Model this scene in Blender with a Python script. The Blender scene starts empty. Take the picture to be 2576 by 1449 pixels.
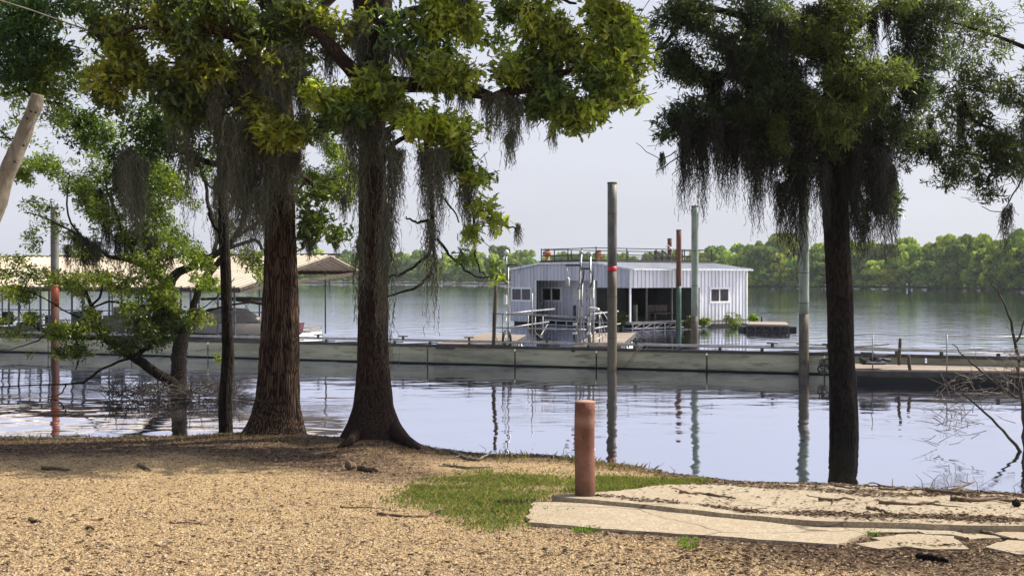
import bpy, math, random
import numpy as np
from mathutils import Vector, noise as mn
S = bpy.context.scene
COL = S.collection
R = math.radians
# ---------------------------------------------------------------- camera, sky, sun
H = 2.6; F = 2900.0; CX = 1288.0; CY = 724.5; HOR = 700.0     # photograph measured on a 2576 px wide view
PITCH = math.atan((CY-HOR)/F)
cam_d = bpy.data.cameras.new('camera'); cam = bpy.data.objects.new('camera', cam_d); COL.objects.link(cam)
cam.location = (0,0,H); cam.rotation_euler = (math.pi/2-PITCH,0,0)
cam_d.sensor_width = 36; cam_d.lens = 36*F/2576; cam_d.clip_end = 5000; cam_d.clip_start = .1
S.camera = cam
SUN_EL = R(48); SUN_AZ = R(72)                               # azimuth clockwise from +Y
world = bpy.data.worlds.new('World'); S.world = world; world.use_nodes = True
nt = world.node_tree; nt.nodes.clear()
sky = nt.nodes.new('ShaderNodeTexSky'); sky.sky_type = 'NISHITA'; sky.sun_disc = False
sky.sun_elevation = SUN_EL; sky.sun_rotation = SUN_AZ; sky.air_density = 1.0; sky.dust_density = 4.0; sky.ozone_density = 1.5
bg = nt.nodes.new('ShaderNodeBackground'); bg.inputs[1].default_value = 0.108
hz = nt.nodes.new('ShaderNodeMixRGB'); hz.inputs[0].default_value = 0.80; hz.inputs[2].default_value = (5.35,5.48,6.12,1)   # pale hazy veil
wo = nt.nodes.new('ShaderNodeOutputWorld')
tcw = nt.nodes.new('ShaderNodeTexCoord'); sxw = nt.nodes.new('ShaderNodeSeparateXYZ'); mpw = nt.nodes.new('ShaderNodeMapRange')   # the veil thins towards the zenith
nt.links.new(tcw.outputs['Generated'], sxw.inputs[0]); nt.links.new(sxw.outputs[2], mpw.inputs[0])
mpw.inputs[1].default_value = .20; mpw.inputs[2].default_value = .62; mpw.inputs[3].default_value = .84; mpw.inputs[4].default_value = .10
nt.links.new(mpw.outputs[0], hz.inputs[0])
nt.links.new(sky.outputs[0], hz.inputs[1]); nzw = nt.nodes.new('ShaderNodeTexNoise'); mpn = nt.nodes.new('ShaderNodeMapping'); mpn.inputs['Scale'].default_value = (1,1,4.5); nzw.inputs['Scale'].default_value = 2.2; nzw.inputs['Detail'].default_value = 5
nt.links.new(tcw.outputs['Generated'], mpn.inputs[0]); nt.links.new(mpn.outputs[0], nzw.inputs[0])
mrn = nt.nodes.new('ShaderNodeMapRange'); nt.links.new(nzw.outputs['Fac'], mrn.inputs[0]); mrn.inputs[1].default_value = .35; mrn.inputs[2].default_value = .7; mrn.inputs[3].default_value = .945; mrn.inputs[4].default_value = 1.045
cl = nt.nodes.new('ShaderNodeVectorMath'); cl.operation = 'SCALE'; nt.links.new(hz.outputs[0], cl.inputs[0]); nt.links.new(mrn.outputs[0], cl.inputs['Scale']); nt.links.new(cl.outputs[0], bg.inputs[0]); nt.links.new(bg.outputs[0], wo.inputs[0])
sd = bpy.data.lights.new('sun','SUN'); sd.energy = 5.0; sd.angle = R(.6); sd.color = (1.0,.93,.80)
sun = bpy.data.objects.new('sun', sd); COL.objects.link(sun)
SD = Vector((math.sin(SUN_AZ)*math.cos(SUN_EL), math.cos(SUN_AZ)*math.cos(SUN_EL), math.sin(SUN_EL)))
sun.rotation_euler = SD.to_track_quat('Z','Y').to_euler(); sun.location = (20,10,40)
S.view_settings.view_transform = 'Standard'; S.view_settings.look = 'None'; S.view_settings.exposure = 0.5; S.view_settings.gamma = 1
S.cycles.max_bounces = 8; S.cycles.transparent_max_bounces = 12; S.cycles.volume_bounces = 0
rng = np.random.default_rng(7); random.seed(7)

# ---------------------------------------------------------------- pixel <-> world
cp, sp_ = math.cos(PITCH), math.sin(PITCH)
def ray(px, py):
    r = (px-CX)/F; u = (CY-py)/F
    return np.array((r, cp+u*sp_, -sp_+u*cp))
def W(px, py, Y):
    d = ray(px,py); t = Y/d[1]; return np.array((d[0]*t, Y, H+d[2]*t))
def proj(x, y, z):
    dz = z-H; dep = y*cp-dz*sp_; up = y*sp_+dz*cp
    return CX+F*x/dep, CY-F*up/dep
def pm(Y): return Y/F                                        # metres per photo pixel at depth Y
# shoreline: where z = 0
SH = [(0,1103),(300,1104),(540,1098),(640,1096),(760,1112),(850,1122),(1060,1136),(1250,1146),(1400,1151),(1500,1163),(1600,1176),(1700,1197),(1850,1214),(2100,1221),(2400,1236),(2576,1247)]
sh_xy = np.array([W(px,py,1.0)*0+np.array([(px-CX)/(py-HOR)*H, F*H/(py-HOR),0]) for px,py in SH])
shx = np.concatenate(([-90,-30],sh_xy[:,0],[30,90])); shy = np.concatenate(([15,18],sh_xy[:,1],[13,10]))
def wob(x,y,s,seed=0.0):
    return (np.sin(x*1.7*s+seed)+np.sin(y*2.3*s+1.3+seed)+np.sin((x+y)*1.1*s+2.1*seed)+np.sin((x*.8-y*1.9)*s*1.7+.7+seed))/4
T1 = (-3.60,17.8); T2 = (-2.07,17.35)
def gz(x, y):
    x = np.asarray(x,float); y = np.asarray(y,float)
    d = np.interp(x,shx,shy)+.10*wob(x,y*0,2.2)-y
    z = np.where(d>0, .07*(1-np.exp(-np.abs(d)/.35))+.058*np.minimum(d,16)+.0*d, .25*d)
    z = np.maximum(z,-2.5)
    for (tx,ty,h,s) in ((T1[0],T1[1]-.1,.10,.7),(T2[0],T2[1]-.1,.13,.7)):
        z = z+h*np.exp(-((x-tx)**2+(y-ty)**2)/(2*s*s))
    return z+np.where(d>.1,.012*wob(x,y,3.1,1.0)+.008*wob(x,y,9,2.0),0)
def G(px, py, lift=0.0):
    d = ray(px,py); t = 6.0
    for _ in range(60):
        p = np.array((0,0,H))+d*t
        zz = float(gz(p[0],p[1]))+lift
        t += (p[2]-zz)/(-d[2])*.7
    p = np.array((0,0,H))+d*t; return p

# ---------------------------------------------------------------- mesh helpers
class MB:
    def __init__(s): s.v=[]; s.f=[]; s.n=0; s.c=[]; s.hascol=False; s.sm=False
    def add(s, V, Fs, col=None):
        V = np.asarray(V,float).reshape(-1,3); s.v.append(V)
        for f in Fs: s.f.append((np.asarray(f,dtype=np.int64)+s.n).reshape(-1, np.asarray(f).shape[-1]))
        s.n += len(V)
        if col is None: s.c.append(np.ones((len(V),4))*.5)
        else:
            s.hascol=True; c = np.ones((len(V),4)); c[:,:3]=np.asarray(col).reshape(-1,3) if np.asarray(col).size>3 else col; s.c.append(c)
        return s
    def box(s, c, size, ax=None, col=None):
        hx,hy,hz_ = [q/2 for q in size]
        P = np.array([(i,j,k) for i in (-hx,hx) for j in (-hy,hy) for k in (-hz_,hz_)])
        if ax is not None: P = P@np.array(ax)
        P = P+np.asarray(c)
        return s.add(P,[[(0,1,3,2),(4,6,7,5),(0,4,5,1),(2,3,7,6),(0,2,6,4),(1,5,7,3)]],col)
    def bb(s,x0,x1,y0,y1,z0,z1,col=None): return s.box(((x0+x1)/2,(y0+y1)/2,(z0+z1)/2),(x1-x0,y1-y0,z1-z0),None,col)
    def beam(s,a,b,w,h=None,col=None,up=(0,0,1)):
        a=np.asarray(a,float); b=np.asarray(b,float); h=h or w; d=b-a; L=np.linalg.norm(d); d=d/L
        upv=np.asarray(up,float)
        if abs(d@upv)>.97: upv=np.array((0,1.,0)) if abs(d[1])<.9 else np.array((1.,0,0))
        sx=np.cross(d,upv); sx/=np.linalg.norm(sx); sz=np.cross(sx,d)
        return s.box((a+b)/2,(L,w,h),(d,sx,sz),col)
    def tube(s,pts,rad,n=8,caps=True,col=None,jit=0.0):
        P=np.asarray(pts,float); m=len(P); rad=np.broadcast_to(np.asarray(rad,float),(m,))
        T=np.gradient(P,axis=0) if m>1 else P; T/=np.maximum(np.linalg.norm(T,axis=1,keepdims=True),1e-9)
        ref=np.array((0,0,1.)) if abs(T[:,2]).mean()<.8 else np.array((0,1.,0))
        A=np.cross(T,ref); A/=np.maximum(np.linalg.norm(A,axis=1,keepdims=True),1e-9); B=np.cross(T,A)
        th=np.linspace(0,2*np.pi,n,endpoint=False)
        rr=rad[:,None]*(1+(jit*rng.standard_normal((m,n)) if jit else 0))
        V=P[:,None,:]+rr[...,None]*(np.cos(th)[None,:,None]*A[:,None,:]+np.sin(th)[None,:,None]*B[:,None,:])
        V=V.reshape(-1,3); i=np.arange(m-1)[:,None]*n; j=np.arange(n)[None,:]; j2=(j+1)%n
        Q=np.stack([i+j,i+j2,i+n+j2,i+n+j],-1).reshape(-1,4); Fs=[Q]
        if caps: Fs+= [np.arange(n)[None,::-1], (np.arange(n)+(m-1)*n)[None,:]]
        return s.add(V,Fs,col)
    def sheet(s,pts2,z0,z1,col=None):       # vertical prism from a list of xy points, flat top
        P=np.asarray(pts2,float); n=len(P)
        V=np.vstack([np.c_[P,np.full(n,z0)],np.c_[P,np.full(n,z1)]]); return s._prism(V,n,col)
    def _prism(s,V,n,col):
        j=np.arange(n); j2=(j+1)%n
        return s.add(V,[np.stack([j,j2,j2+n,j+n],-1),j[None,::-1],(j+n)[None,:]],col)
    def prism(s,B,Tp,col=None): n=len(B); return s._prism(np.vstack([B,Tp]),n,col)
    def lathe(s,c,prof,n=16,col=None):       # prof = [(r,z)...]
        th=np.linspace(0,2*np.pi,n,endpoint=False); V=np.array([(r*math.cos(t),r*math.sin(t),z) for r,z in prof for t in th])+np.asarray(c)
        m=len(prof); i=np.arange(m-1)[:,None]*n; j=np.arange(n)[None,:]; j2=(j+1)%n
        return s.add(V,[np.stack([i+j,i+j2,i+n+j2,i+n+j],-1).reshape(-1,4),np.arange(n)[None,::-1],(np.arange(n)+(m-1)*n)[None,:]],col)
    def build(s,name,mat,parent=None,smooth=False):
        me=bpy.data.meshes.new(name)
        if s.n:
            V=np.concatenate(s.v); me.vertices.add(len(V))
            if parent is not None: 
                o_=np.array(parent['_o']); V=V-o_
            me.vertices.foreach_set('co',V.astype(np.float32).ravel())
            loops=np.concatenate([f.ravel() for f in s.f]); sizes=np.concatenate([np.full(len(f),f.shape[1]) for f in s.f])
            me.loops.add(len(loops)); me.loops.foreach_set('vertex_index',loops.astype(np.int32))
            me.polygons.add(len(sizes)); st=np.concatenate(([0],np.cumsum(sizes)[:-1]))
            me.polygons.foreach_set('loop_start',st.astype(np.int32)); 
            try: me.polygons.foreach_set('loop_total',sizes.astype(np.int32))
            except Exception: pass
            me.polygons.foreach_set('use_smooth',np.full(len(sizes),smooth))
            me.update(calc_edges=True); me.validate()
            if s.hascol:
                a=me.color_attributes.new('Col','FLOAT_COLOR','POINT'); a.data.foreach_set('color',np.concatenate(s.c).astype(np.float32).ravel())
        me.materials.append(mat)
        o=bpy.data.objects.new(name,me); COL.objects.link(o)
        if parent is not None:
            o.parent=parent; o['_o']=parent['_o']
        else: o['_o']=[0.,0.,0.]
        return o
def tag(o,label=None,cat=None,group=None,kind=None):
    if label: o['label']=label
    if cat: o['category']=cat
    if group: o['group']=group
    if kind: o['kind']=kind
    return o
def thing(name,label,cat,loc=(0,0,0),group=None):
    o=bpy.data.objects.new(name,None); COL.objects.link(o); o.location=[float(q) for q in loc]; o['_o']=[float(q) for q in loc]
    o.empty_display_size=.2
    return tag(o,label,cat,group)
def struct(o): o['kind']='structure'; return o

# ---------------------------------------------------------------- materials
class NT:
    def __init__(s,name):
        m=bpy.data.materials.new(name); m.use_nodes=True; s.m=m; s.t=m.node_tree; s.t.nodes.clear()
        s.out=s.n('OutputMaterial'); s.b=s.n('BsdfPrincipled'); s.l(s.b.outputs[0],s.out.inputs[0])
    def n(s,k,**kw):
        q=s.t.nodes.new('ShaderNode'+k)
        for a,b in kw.items(): setattr(q,a,b)
        return q
    def l(s,a,b): s.t.links.new(a,b)
    def pos(s,scale=(1,1,1),obj=False):
        g=s.n('TexCoord') if obj else s.n('NewGeometry'); mp=s.n('Mapping'); mp.inputs['Scale'].default_value=scale
        s.l(g.outputs['Object' if obj else 'Position'],mp.inputs[0]); return mp.outputs[0]
    def noise(s,vec,scale,detail=4,rough=.55,dist=0):
        q=s.n('TexNoise'); q.inputs['Scale'].default_value=scale; q.inputs['Detail'].default_value=detail; q.inputs['Roughness'].default_value=rough; q.inputs['Distortion'].default_value=dist
        if vec is not None: s.l(vec,q.inputs['Vector'])
        return q.outputs['Fac']
    def vor(s,vec,scale,feature='F1',out='Distance',rnd=1):
        q=s.n('TexVoronoi'); q.feature=feature; q.inputs['Scale'].default_value=scale
        q.inputs['Randomness'].default_value=rnd
        if vec is not None: s.l(vec,q.inputs['Vector'])
        return q.outputs[out]
    def ramp(s,fac,stops,interp='LINEAR'):
        q=s.n('ValToRGB'); q.color_ramp.interpolation=interp; e=q.color_ramp.elements
        while len(e)<len(stops): e.new(.5)
        for el,(p,c) in zip(e,stops):
            el.position=p; el.color=(*c,1) if isinstance(c,tuple) else (c,c,c,1)
        s.l(fac,q.inputs[0]); return q.outputs[0]
    def mix(s,fac,a,b,mode='MIX'):
        q=s.n('MixRGB'); q.blend_type=mode
        for i,x in ((0,fac),(1,a),(2,b)):
            if isinstance(x,(int,float)): q.inputs[i].default_value = x if i==0 else (x,x,x,1)
            elif isinstance(x,tuple): q.inputs[i].default_value=(*x,1)
            else: s.l(x,q.inputs[i])
        return q.outputs[0]
    def math(s,op,a,b=None,clamp=False):
        q=s.n('Math'); q.operation=op; q.use_clamp=clamp
        for i,x in ((0,a),(1,b)):
            if x is None: continue
            if isinstance(x,(int,float)): q.inputs[i].default_value=x
            else: s.l(x,q.inputs[i])
        return q.outputs[0]
    def bump(s,h,strength=.5,dist=.01,prev=None):
        q=s.n('Bump'); q.inputs['Strength'].default_value=strength; q.inputs['Distance'].default_value=dist; s.l(h,q.inputs['Height'])
        if prev is not None: s.l(prev,q.inputs['Normal'])
        return q.outputs[0]
    def set(s,col=None,rough=None,metal=None,normal=None,spec=None):
        for k,v in (('Base Color',col),('Roughness',rough),('Metallic',metal),('Normal',normal),('Specular IOR Level',spec)):
            if v is None: continue
            i=s.b.inputs[k]
            if isinstance(v,(int,float)): i.default_value=v
            elif isinstance(v,tuple): i.default_value=(*v,1)
            else: s.l(v,i)
        return s.m
def plain(name,col,rough=.6,metal=0,var=.25,scale=6,bump=.1,dirt=None,stretch=(1,1,1)):
    n=NT(name); p=n.pos(stretch); f=n.noise(p,scale,6,.65)
    c2=tuple(max(0,x*(1-var*1.6)) for x in col); c1=tuple(min(1,x*(1+var*.6)) for x in col)
    c=n.ramp(f,[(.3,c2),(.62,c1)])
    if dirt:
        f2=n.noise(p,scale*2.7,8,.75); c=n.mix(n.ramp(f2,[(.52,0.),(.66,1.)]),c,dirt)
    return n.set(c,rough,metal,n.bump(n.noise(p,scale*7,4),bump,.01) if bump else None)
def leafmat(name,tr=.45,gloss=.35,sat=(1.9,2.0,.9),rough=.3):
    n=NT(name); a=n.n('Attribute'); a.attribute_name='Col'; oi=n.n('ObjectInfo')
    h=n.n('HueSaturation'); n.l(a.outputs['Color'],h.inputs['Color']); 
    v=n.math('MULTIPLY_ADD',oi.outputs['Random'],.5); v.node.inputs[2].default_value=.75; n.l(v,h.inputs['Value'])
    hh=n.math('MULTIPLY_ADD',oi.outputs['Random'],.03); hh.node.inputs[2].default_value=.485; n.l(hh,h.inputs['Hue'])
    c=h.outputs[0]; n.set(c,rough,spec=gloss)
    t=n.n('BsdfTranslucent'); tc=n.mix(1.,c,sat,'MULTIPLY'); n.l(tc,t.inputs[0])
    ms=n.n('MixShader'); ms.inputs[0].default_value=tr; n.l(n.b.outputs[0],ms.inputs[1]); n.l(t.outputs[0],ms.inputs[2]); n.l(ms.outputs[0],n.out.inputs[0])
    return n.m
M={}
# ground: gravel, dirt and litter by vertex mask; left dirt also carries tree shade
n=NT('ground'); p=n.pos(); at=n.n('Attribute'); at.attribute_name='Col'; sp=n.n('SeparateColor'); n.l(at.outputs['Color'],sp.inputs[0])
w1=n.mix(.12,p,n.n('TexNoise').outputs['Color'],'LINEAR_LIGHT')
vc=n.n('TexVoronoi'); vc.inputs['Scale'].default_value=42; n.l(p,vc.inputs['Vector'])
vd=vc.outputs['Distance']; sc=n.n('SeparateColor'); n.l(vc.outputs['Color'],sc.inputs[0])
grav=n.ramp(sc.outputs[0],[(0.,(.23,.15,.070)),(.3,(.37,.26,.135)),(.65,(.47,.345,.185)),(1.,(.54,.42,.245))])
grav=n.mix(n.ramp(vd,[(.45,0.),(.85,1.)]),grav,(.19,.12,.055))
grav=n.mix(n.ramp(n.noise(p,1.3,5),[(.45,0.),(.75,.45)]),grav,(.24,.16,.085))
dv=n.n('TexVoronoi'); dv.inputs['Scale'].default_value=60; n.l(n.pos((1,.45,1)),dv.inputs['Vector']); sdv=n.n('SeparateColor'); n.l(dv.outputs['Color'],sdv.inputs[0])
dirt=n.ramp(sdv.outputs[1],[(0.,(.040,.024,.014)),(.4,(.085,.050,.030)),(.75,(.15,.095,.058)),(1.,(.28,.20,.125))])  # brown dirt, darkened to deepen the shade under the left trees
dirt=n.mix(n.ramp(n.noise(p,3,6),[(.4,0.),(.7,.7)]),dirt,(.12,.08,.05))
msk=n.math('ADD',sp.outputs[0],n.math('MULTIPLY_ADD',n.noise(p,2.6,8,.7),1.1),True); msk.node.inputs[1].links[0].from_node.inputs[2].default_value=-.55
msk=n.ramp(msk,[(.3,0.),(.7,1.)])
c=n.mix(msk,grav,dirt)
c=n.mix(n.math('MULTIPLY',sp.outputs[1],n.ramp(n.noise(p,2.2,6,.7),[(.38,.15),(.6,.65)])),c,(.10,.11,.045))
c=n.mix(sp.outputs[2],c,(.07,.05,.033))
h=n.math('SUBTRACT',1.,vd); nb=n.bump(h,.9,.02); nb=n.bump(n.noise(p,30,5,.7),.5,.02,nb)
M['ground']=n.set(c,.9,normal=nb,spec=.2)
# water
n=NT('water'); g=n.n('NewGeometry'); sx=n.n('SeparateXYZ'); n.l(g.outputs['Position'],sx.inputs[0])
def mr(n,v,a,b,c,d,cl=True):
    q=n.n('MapRange'); q.clamp=cl
    for i,x in enumerate((a,b,c,d)): q.inputs[i+1].default_value=x
    n.l(v,q.inputs[0]); return q.outputs[0]
yy=n.math('ADD',sx.outputs[1],n.math('MULTIPLY',sx.outputs[0],.36))    # distance beyond the dock line
far=mr(n,yy,33,75,0,1)
pw=n.pos((.75,1,1)); 
a1=n.noise(pw,.9,2,.5); a2=n.noise(n.pos((.35,1,1)),5.,4,.6,.3); a3=n.noise(n.pos((.5,1,1)),.30,3,.5)
big=n.noise(n.pos((.6,1,1)),2.6,5,.62,.2)
near=n.math('MULTIPLY',n.math('SUBTRACT',a1,.5),.022); near=n.math('ADD',near,n.math('MULTIPLY',n.math('SUBTRACT',a2,.5),n.ramp(a3,[(.42,.0005),(.62,.0035)])))
farh=n.math('MULTIPLY',n.math('SUBTRACT',big,.5),n.ramp(n.noise(n.pos((.25,1,1)),.05,4,.6),[(.38,.0015),(.62,.0085)]))
hh=n.math('ADD',near,n.math('MULTIPLY',farh,far))
bp=n.n('Bump'); bp.inputs['Strength'].default_value=1; bp.inputs['Distance'].default_value=1.0; n.l(hh,bp.inputs['Height'])
n.set((.026,.024,.014),.03,normal=bp.outputs[0]); n.b.inputs['IOR'].default_value=1.5
gl=n.n('BsdfGlossy'); gl.inputs['Roughness'].default_value=.02; gl.inputs[0].default_value=(.85,.87,1.0,1); n.l(bp.outputs[0],gl.inputs['Normal'])
lw=n.n('LayerWeight'); lw.inputs[0].default_value=.5
ms=n.n('MixShader'); n.l(mr(n,lw.outputs['Facing'],.45,.92,.15,.97),ms.inputs[0]); n.l(n.b.outputs[0],ms.inputs[1]); n.l(gl.outputs[0],ms.inputs[2]); n.l(ms.outputs[0],n.out.inputs[0])
M['water']=n.m
# bark
def bark(name,c0,c1,c2,rs=26,zs=3.2,st=.9,vorr=True):
    n=NT(name); p=n.pos((1,1,zs/rs*2.2)); nz=n.n('TexNoise'); nz.inputs['Scale'].default_value=3; n.l(n.pos((1,1,.6)),nz.inputs[0])
    pd=n.mix(.10,p,nz.outputs['Color'],'ADD')
    v=n.vor(pd,rs,'DISTANCE_TO_EDGE'); f=n.noise(pd,rs*1.6,6,.7)
    hgt=n.math('ADD',n.ramp(v,[(0.,0.),(.28,1.)]),n.math('MULTIPLY',f,.6))
    c=n.ramp(hgt,[(.25,c0),(.7,c1),(1.2/1.2,c2)])
    c=n.mix(n.ramp(n.noise(n.pos(),1.7,5),[(.45,0.),(.7,.5)]),c,tuple(x*.6 for x in c1))
    return n.set(c,.92,normal=n.bump(hgt,st,.035),spec=.15)
M['oakbark']=bark('oak_bark',(.008,.005,.004),(.046,.027,.018),(.125,.080,.054),38,.9)
M['cybark']=bark('cypress_bark',(.008,.005,.004),(.034,.021,.016),(.078,.050,.038),60,.6,.7)
M['darkbark']=bark('dark_bark',(.005,.004,.003),(.012,.009,.007),(.032,.024,.018),36,2,.5)
M['greybark']=bark('grey_bark',(.014,.011,.009),(.036,.029,.023),(.075,.062,.05),30,6,.4)
M['twig']=plain('twig_bark',(.055,.042,.033),.9,0,.4,9,.2)
M['snag']=NT('bleached_wood'); n=M['snag']; p=n.pos((1,1,.25)); f=n.noise(p,14,7,.7,.8); c=n.ramp(f,[(.3,(.09,.07,.05)),(.5,(.17,.15,.115)),(.7,(.26,.24,.195))]); M['snag']=n.set(c,.85,normal=n.bump(f,.5,.01))
M['stick']=plain('dead_stick',(.15,.10,.065),.9,0,.5,12,.3)
M['greystick']=plain('weathered_stick',(.20,.165,.13),.9,0,.4,12,.3)
M['leaf']=leafmat('oak_leaf',.40,.65,(1.9,2.0,.8)); M['leafsmall']=leafmat('small_leaf',.45,.3); M['farleaf']=leafmat('far_foliage',.2,.1,(1.9,2.0,.9),.8)
M['moss']=leafmat('spanish_moss',.25,.05,(1.2,1.2,1.0),.9)
M['grass']=leafmat('grass_blade',.4,.15,(1.9,2.0,.9),.6); M['litter']=leafmat('litter',.05,.1,(1,1,1),.85); M['stone']=leafmat('gravel_stone',.0,.12,(1,1,1),.8)
HAZE=0.00018
# ---------------------------------------------------------------- the setting: ground, water, far bank
def axis(lo,hi,step,outer):
    mid=np.arange(lo,hi+1e-6,step); return np.concatenate((outer[0],mid,outer[1]))
gx=axis(-11,11,.06,(np.array([-90,-60,-40,-25,-18,-14,-12]),np.array([12,14,18,25,40,60,90])))
gy=axis(5,20,.06,(np.array([-60,-30,-10,0,2,4]),np.array([21,23,26,32,40])))
X,Y=np.meshgrid(gx,gy); Z=gz(X,Y)
PX,PY=proj(X,np.maximum(Y,1),Z)
D=np.interp(X,shx,shy)-Y
def gs(cx,cy,sx_,sy_): return np.exp(-(((PX-cx)/sx_)**2+((PY-cy)/sy_)**2))
bl=np.clip((PX-820)/330,0,1); dm=np.clip(1.8-(D-.6)/2.5,0,1)*(1-bl)+np.clip(1.15-(D-.2)/1.7,0,1)*bl  # shore dirt, spread wider at left to deepen the tree shade
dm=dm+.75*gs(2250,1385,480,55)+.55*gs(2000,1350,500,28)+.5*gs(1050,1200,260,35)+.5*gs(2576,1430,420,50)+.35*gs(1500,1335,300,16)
def inpoly(px,py,poly):
    c=np.zeros(px.shape,bool); n_=len(poly); j=n_-1
    for i in range(n_):
        xi,yi=poly[i]; xj,yj=poly[j]
        c^=((yi>py)!=(yj>py))&(px<(xj-xi)*(py-yi)/((yj-yi)+1e-9)+xi); j=i
    return c
GR=[(985,1262),(1040,1225),(1110,1205),(1250,1192),(1390,1196),(1500,1203),(1640,1205),(1780,1212),(1700,1226),(1560,1236),(1440,1240),(1380,1246),(1345,1262),(1325,1316),(1250,1338),(1160,1315),(1080,1285)]
gm=inpoly(PX,PY,GR).astype(float)
for _ in range(3):
    gm[1:-1,1:-1]=(gm[1:-1,1:-1]+gm[:-2,1:-1]+gm[2:,1:-1]+gm[1:-1,:-2]+gm[1:-1,2:])/5
wet=np.clip(1-(D-.02)/.22,0,1)*.8
mb=MB(); ny,nx=X.shape; idx=np.arange(ny*nx).reshape(ny,nx)
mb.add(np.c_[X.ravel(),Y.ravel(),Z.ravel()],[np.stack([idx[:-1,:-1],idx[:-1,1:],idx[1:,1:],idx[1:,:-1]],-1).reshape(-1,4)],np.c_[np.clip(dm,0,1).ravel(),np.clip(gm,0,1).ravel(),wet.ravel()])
ground=struct(mb.build('ground',M['ground'],None,True))
mb=MB(); mb.add([(-1400,-40,0),(1400,-40,0),(1400,1500,0),(-1400,1500,0)],[[(0,1,2,3)]])
water=struct(mb.build('water',M['water']))

# far bank line: px, waterline py, tree top py
FB=[(-500,712,640),(0,712,640),(500,713,636),(850,713,630),(1000,713,628),(1130,714,625),(1200,715.5,612),(1280,716,618),(1400,717,634),(1600,719,637),(1750,720.5,628),(1800,721,616),(1900,722.5,606),(2100,723.5,600),(2250,724.5,599),(2400,726,600),(2576,731,597),(2900,738,590)]
fpx=np.array([a[0] for a in FB],float); fwy=np.array([a[1] for a in FB]); ftp=np.array([a[2] for a in FB],float)
def bankY(px): return F*H/(np.interp(px,fpx,fwy)-HOR)
M['bank']=plain('bank_soil',(.085,.075,.05),.95,0,.4,.4,.3)
mb=MB(); A=[];B=[];C_=[];
for px in np.linspace(-500,2900,90):
    y=bankY(px); x=(px-CX)/F*y
    A.append((x*.985,y*.985,-1.)); B.append((x*1.01,y*1.01,.3+.1*math.sin(px*.05))); C_.append((x*1.6,y*1.6,2.5))
n_=len(A); V=np.array(A+B+C_); j=np.arange(n_-1)
mb.add(V,[np.stack([j,j+1,j+1+n_,j+n_],-1),np.stack([j+n_,j+1+n_,j+1+2*n_,j+2*n_],-1)])
struct(mb.build('far_bank',M['bank'],None,True))

# ---------------------------------------------------------------- foliage tools
def unit(v): return v/np.maximum(np.linalg.norm(v,axis=-1,keepdims=True),1e-9)
OAK=(np.array([(0,-.25),(.04,0),(.17,.18),(.10,.30),(.30,.44),(.13,.56),(.24,.74),(.10,.80),(0,1.)]))
def mirror(h):      # leaf outline, two halves folded on the midrib
    L=np.c_[-h[:,0],h[:,1]]; return h,L
def leaves(mb,c,d,nrm,ln,wd,col,shape='oak',fold=.25,droop=.12):
    """c centre/base, d direction, nrm normal - arrays (n,3)"""
    n_=len(c); d=unit(d); s=unit(np.cross(d,nrm)); nn=np.cross(s,d)
    if shape=='oak': half=OAK
    elif shape=='oval': half=np.array([(0,0.),(.5,.3),(.42,.7),(0,1.)])
    elif shape=='lance': half=np.array([(0,0.),(.5,.4),(0,1.)])
    else: half=None
    k=len(half)
    for sg in (1,-1):
        hx=half[:,0]*sg; hy=half[:,1]
        V=(c[:,None,:]+d[:,None,:]*(hy[None,:,None]*ln[:,None,None])+s[:,None,:]*(hx[None,:,None]*wd[:,None,None])
           +nn[:,None,:]*((abs(hx)[None,:,None]*fold*wd[:,None,None])-(hy**2)[None,:,None]*droop*ln[:,None,None]))
        f=np.arange(k)[None,:]+np.arange(n_)[:,None]*k
        if sg<0: f=f[:,::-1]
        mb.add(V.reshape(-1,3),[f],np.repeat(col,k,axis=0))
def blobpts(c,rad,n_,thr=-.15,ns=1.1,seed=0.0):
    out=[]; tot=0
    while tot<n_:
        u=unit(rng.standard_normal((n_*2,3))); r=rng.random(n_*2)**.42
        q=u*r[:,None]*np.asarray(rad)+np.asarray(c)
        w=(np.sin(q[:,0]*ns*3.1+seed)+np.sin(q[:,1]*ns*2.7+seed*2)+np.sin(q[:,2]*ns*3.9+seed*3)+np.sin((q[:,0]+q[:,2])*ns*5.3))/4
        q=q[w>thr]; out.append(q); tot+=len(q); thr-=.12
    return np.concatenate(out)[:n_]
def pal(n_,cols,var=.25):
    cols=np.array(cols,float); i=rng.integers(0,len(cols),n_); c=cols[i]*(1+var*rng.standard_normal((n_,1)).clip(-2,2)*.6)
    return np.clip(c,.004,1)
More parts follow.
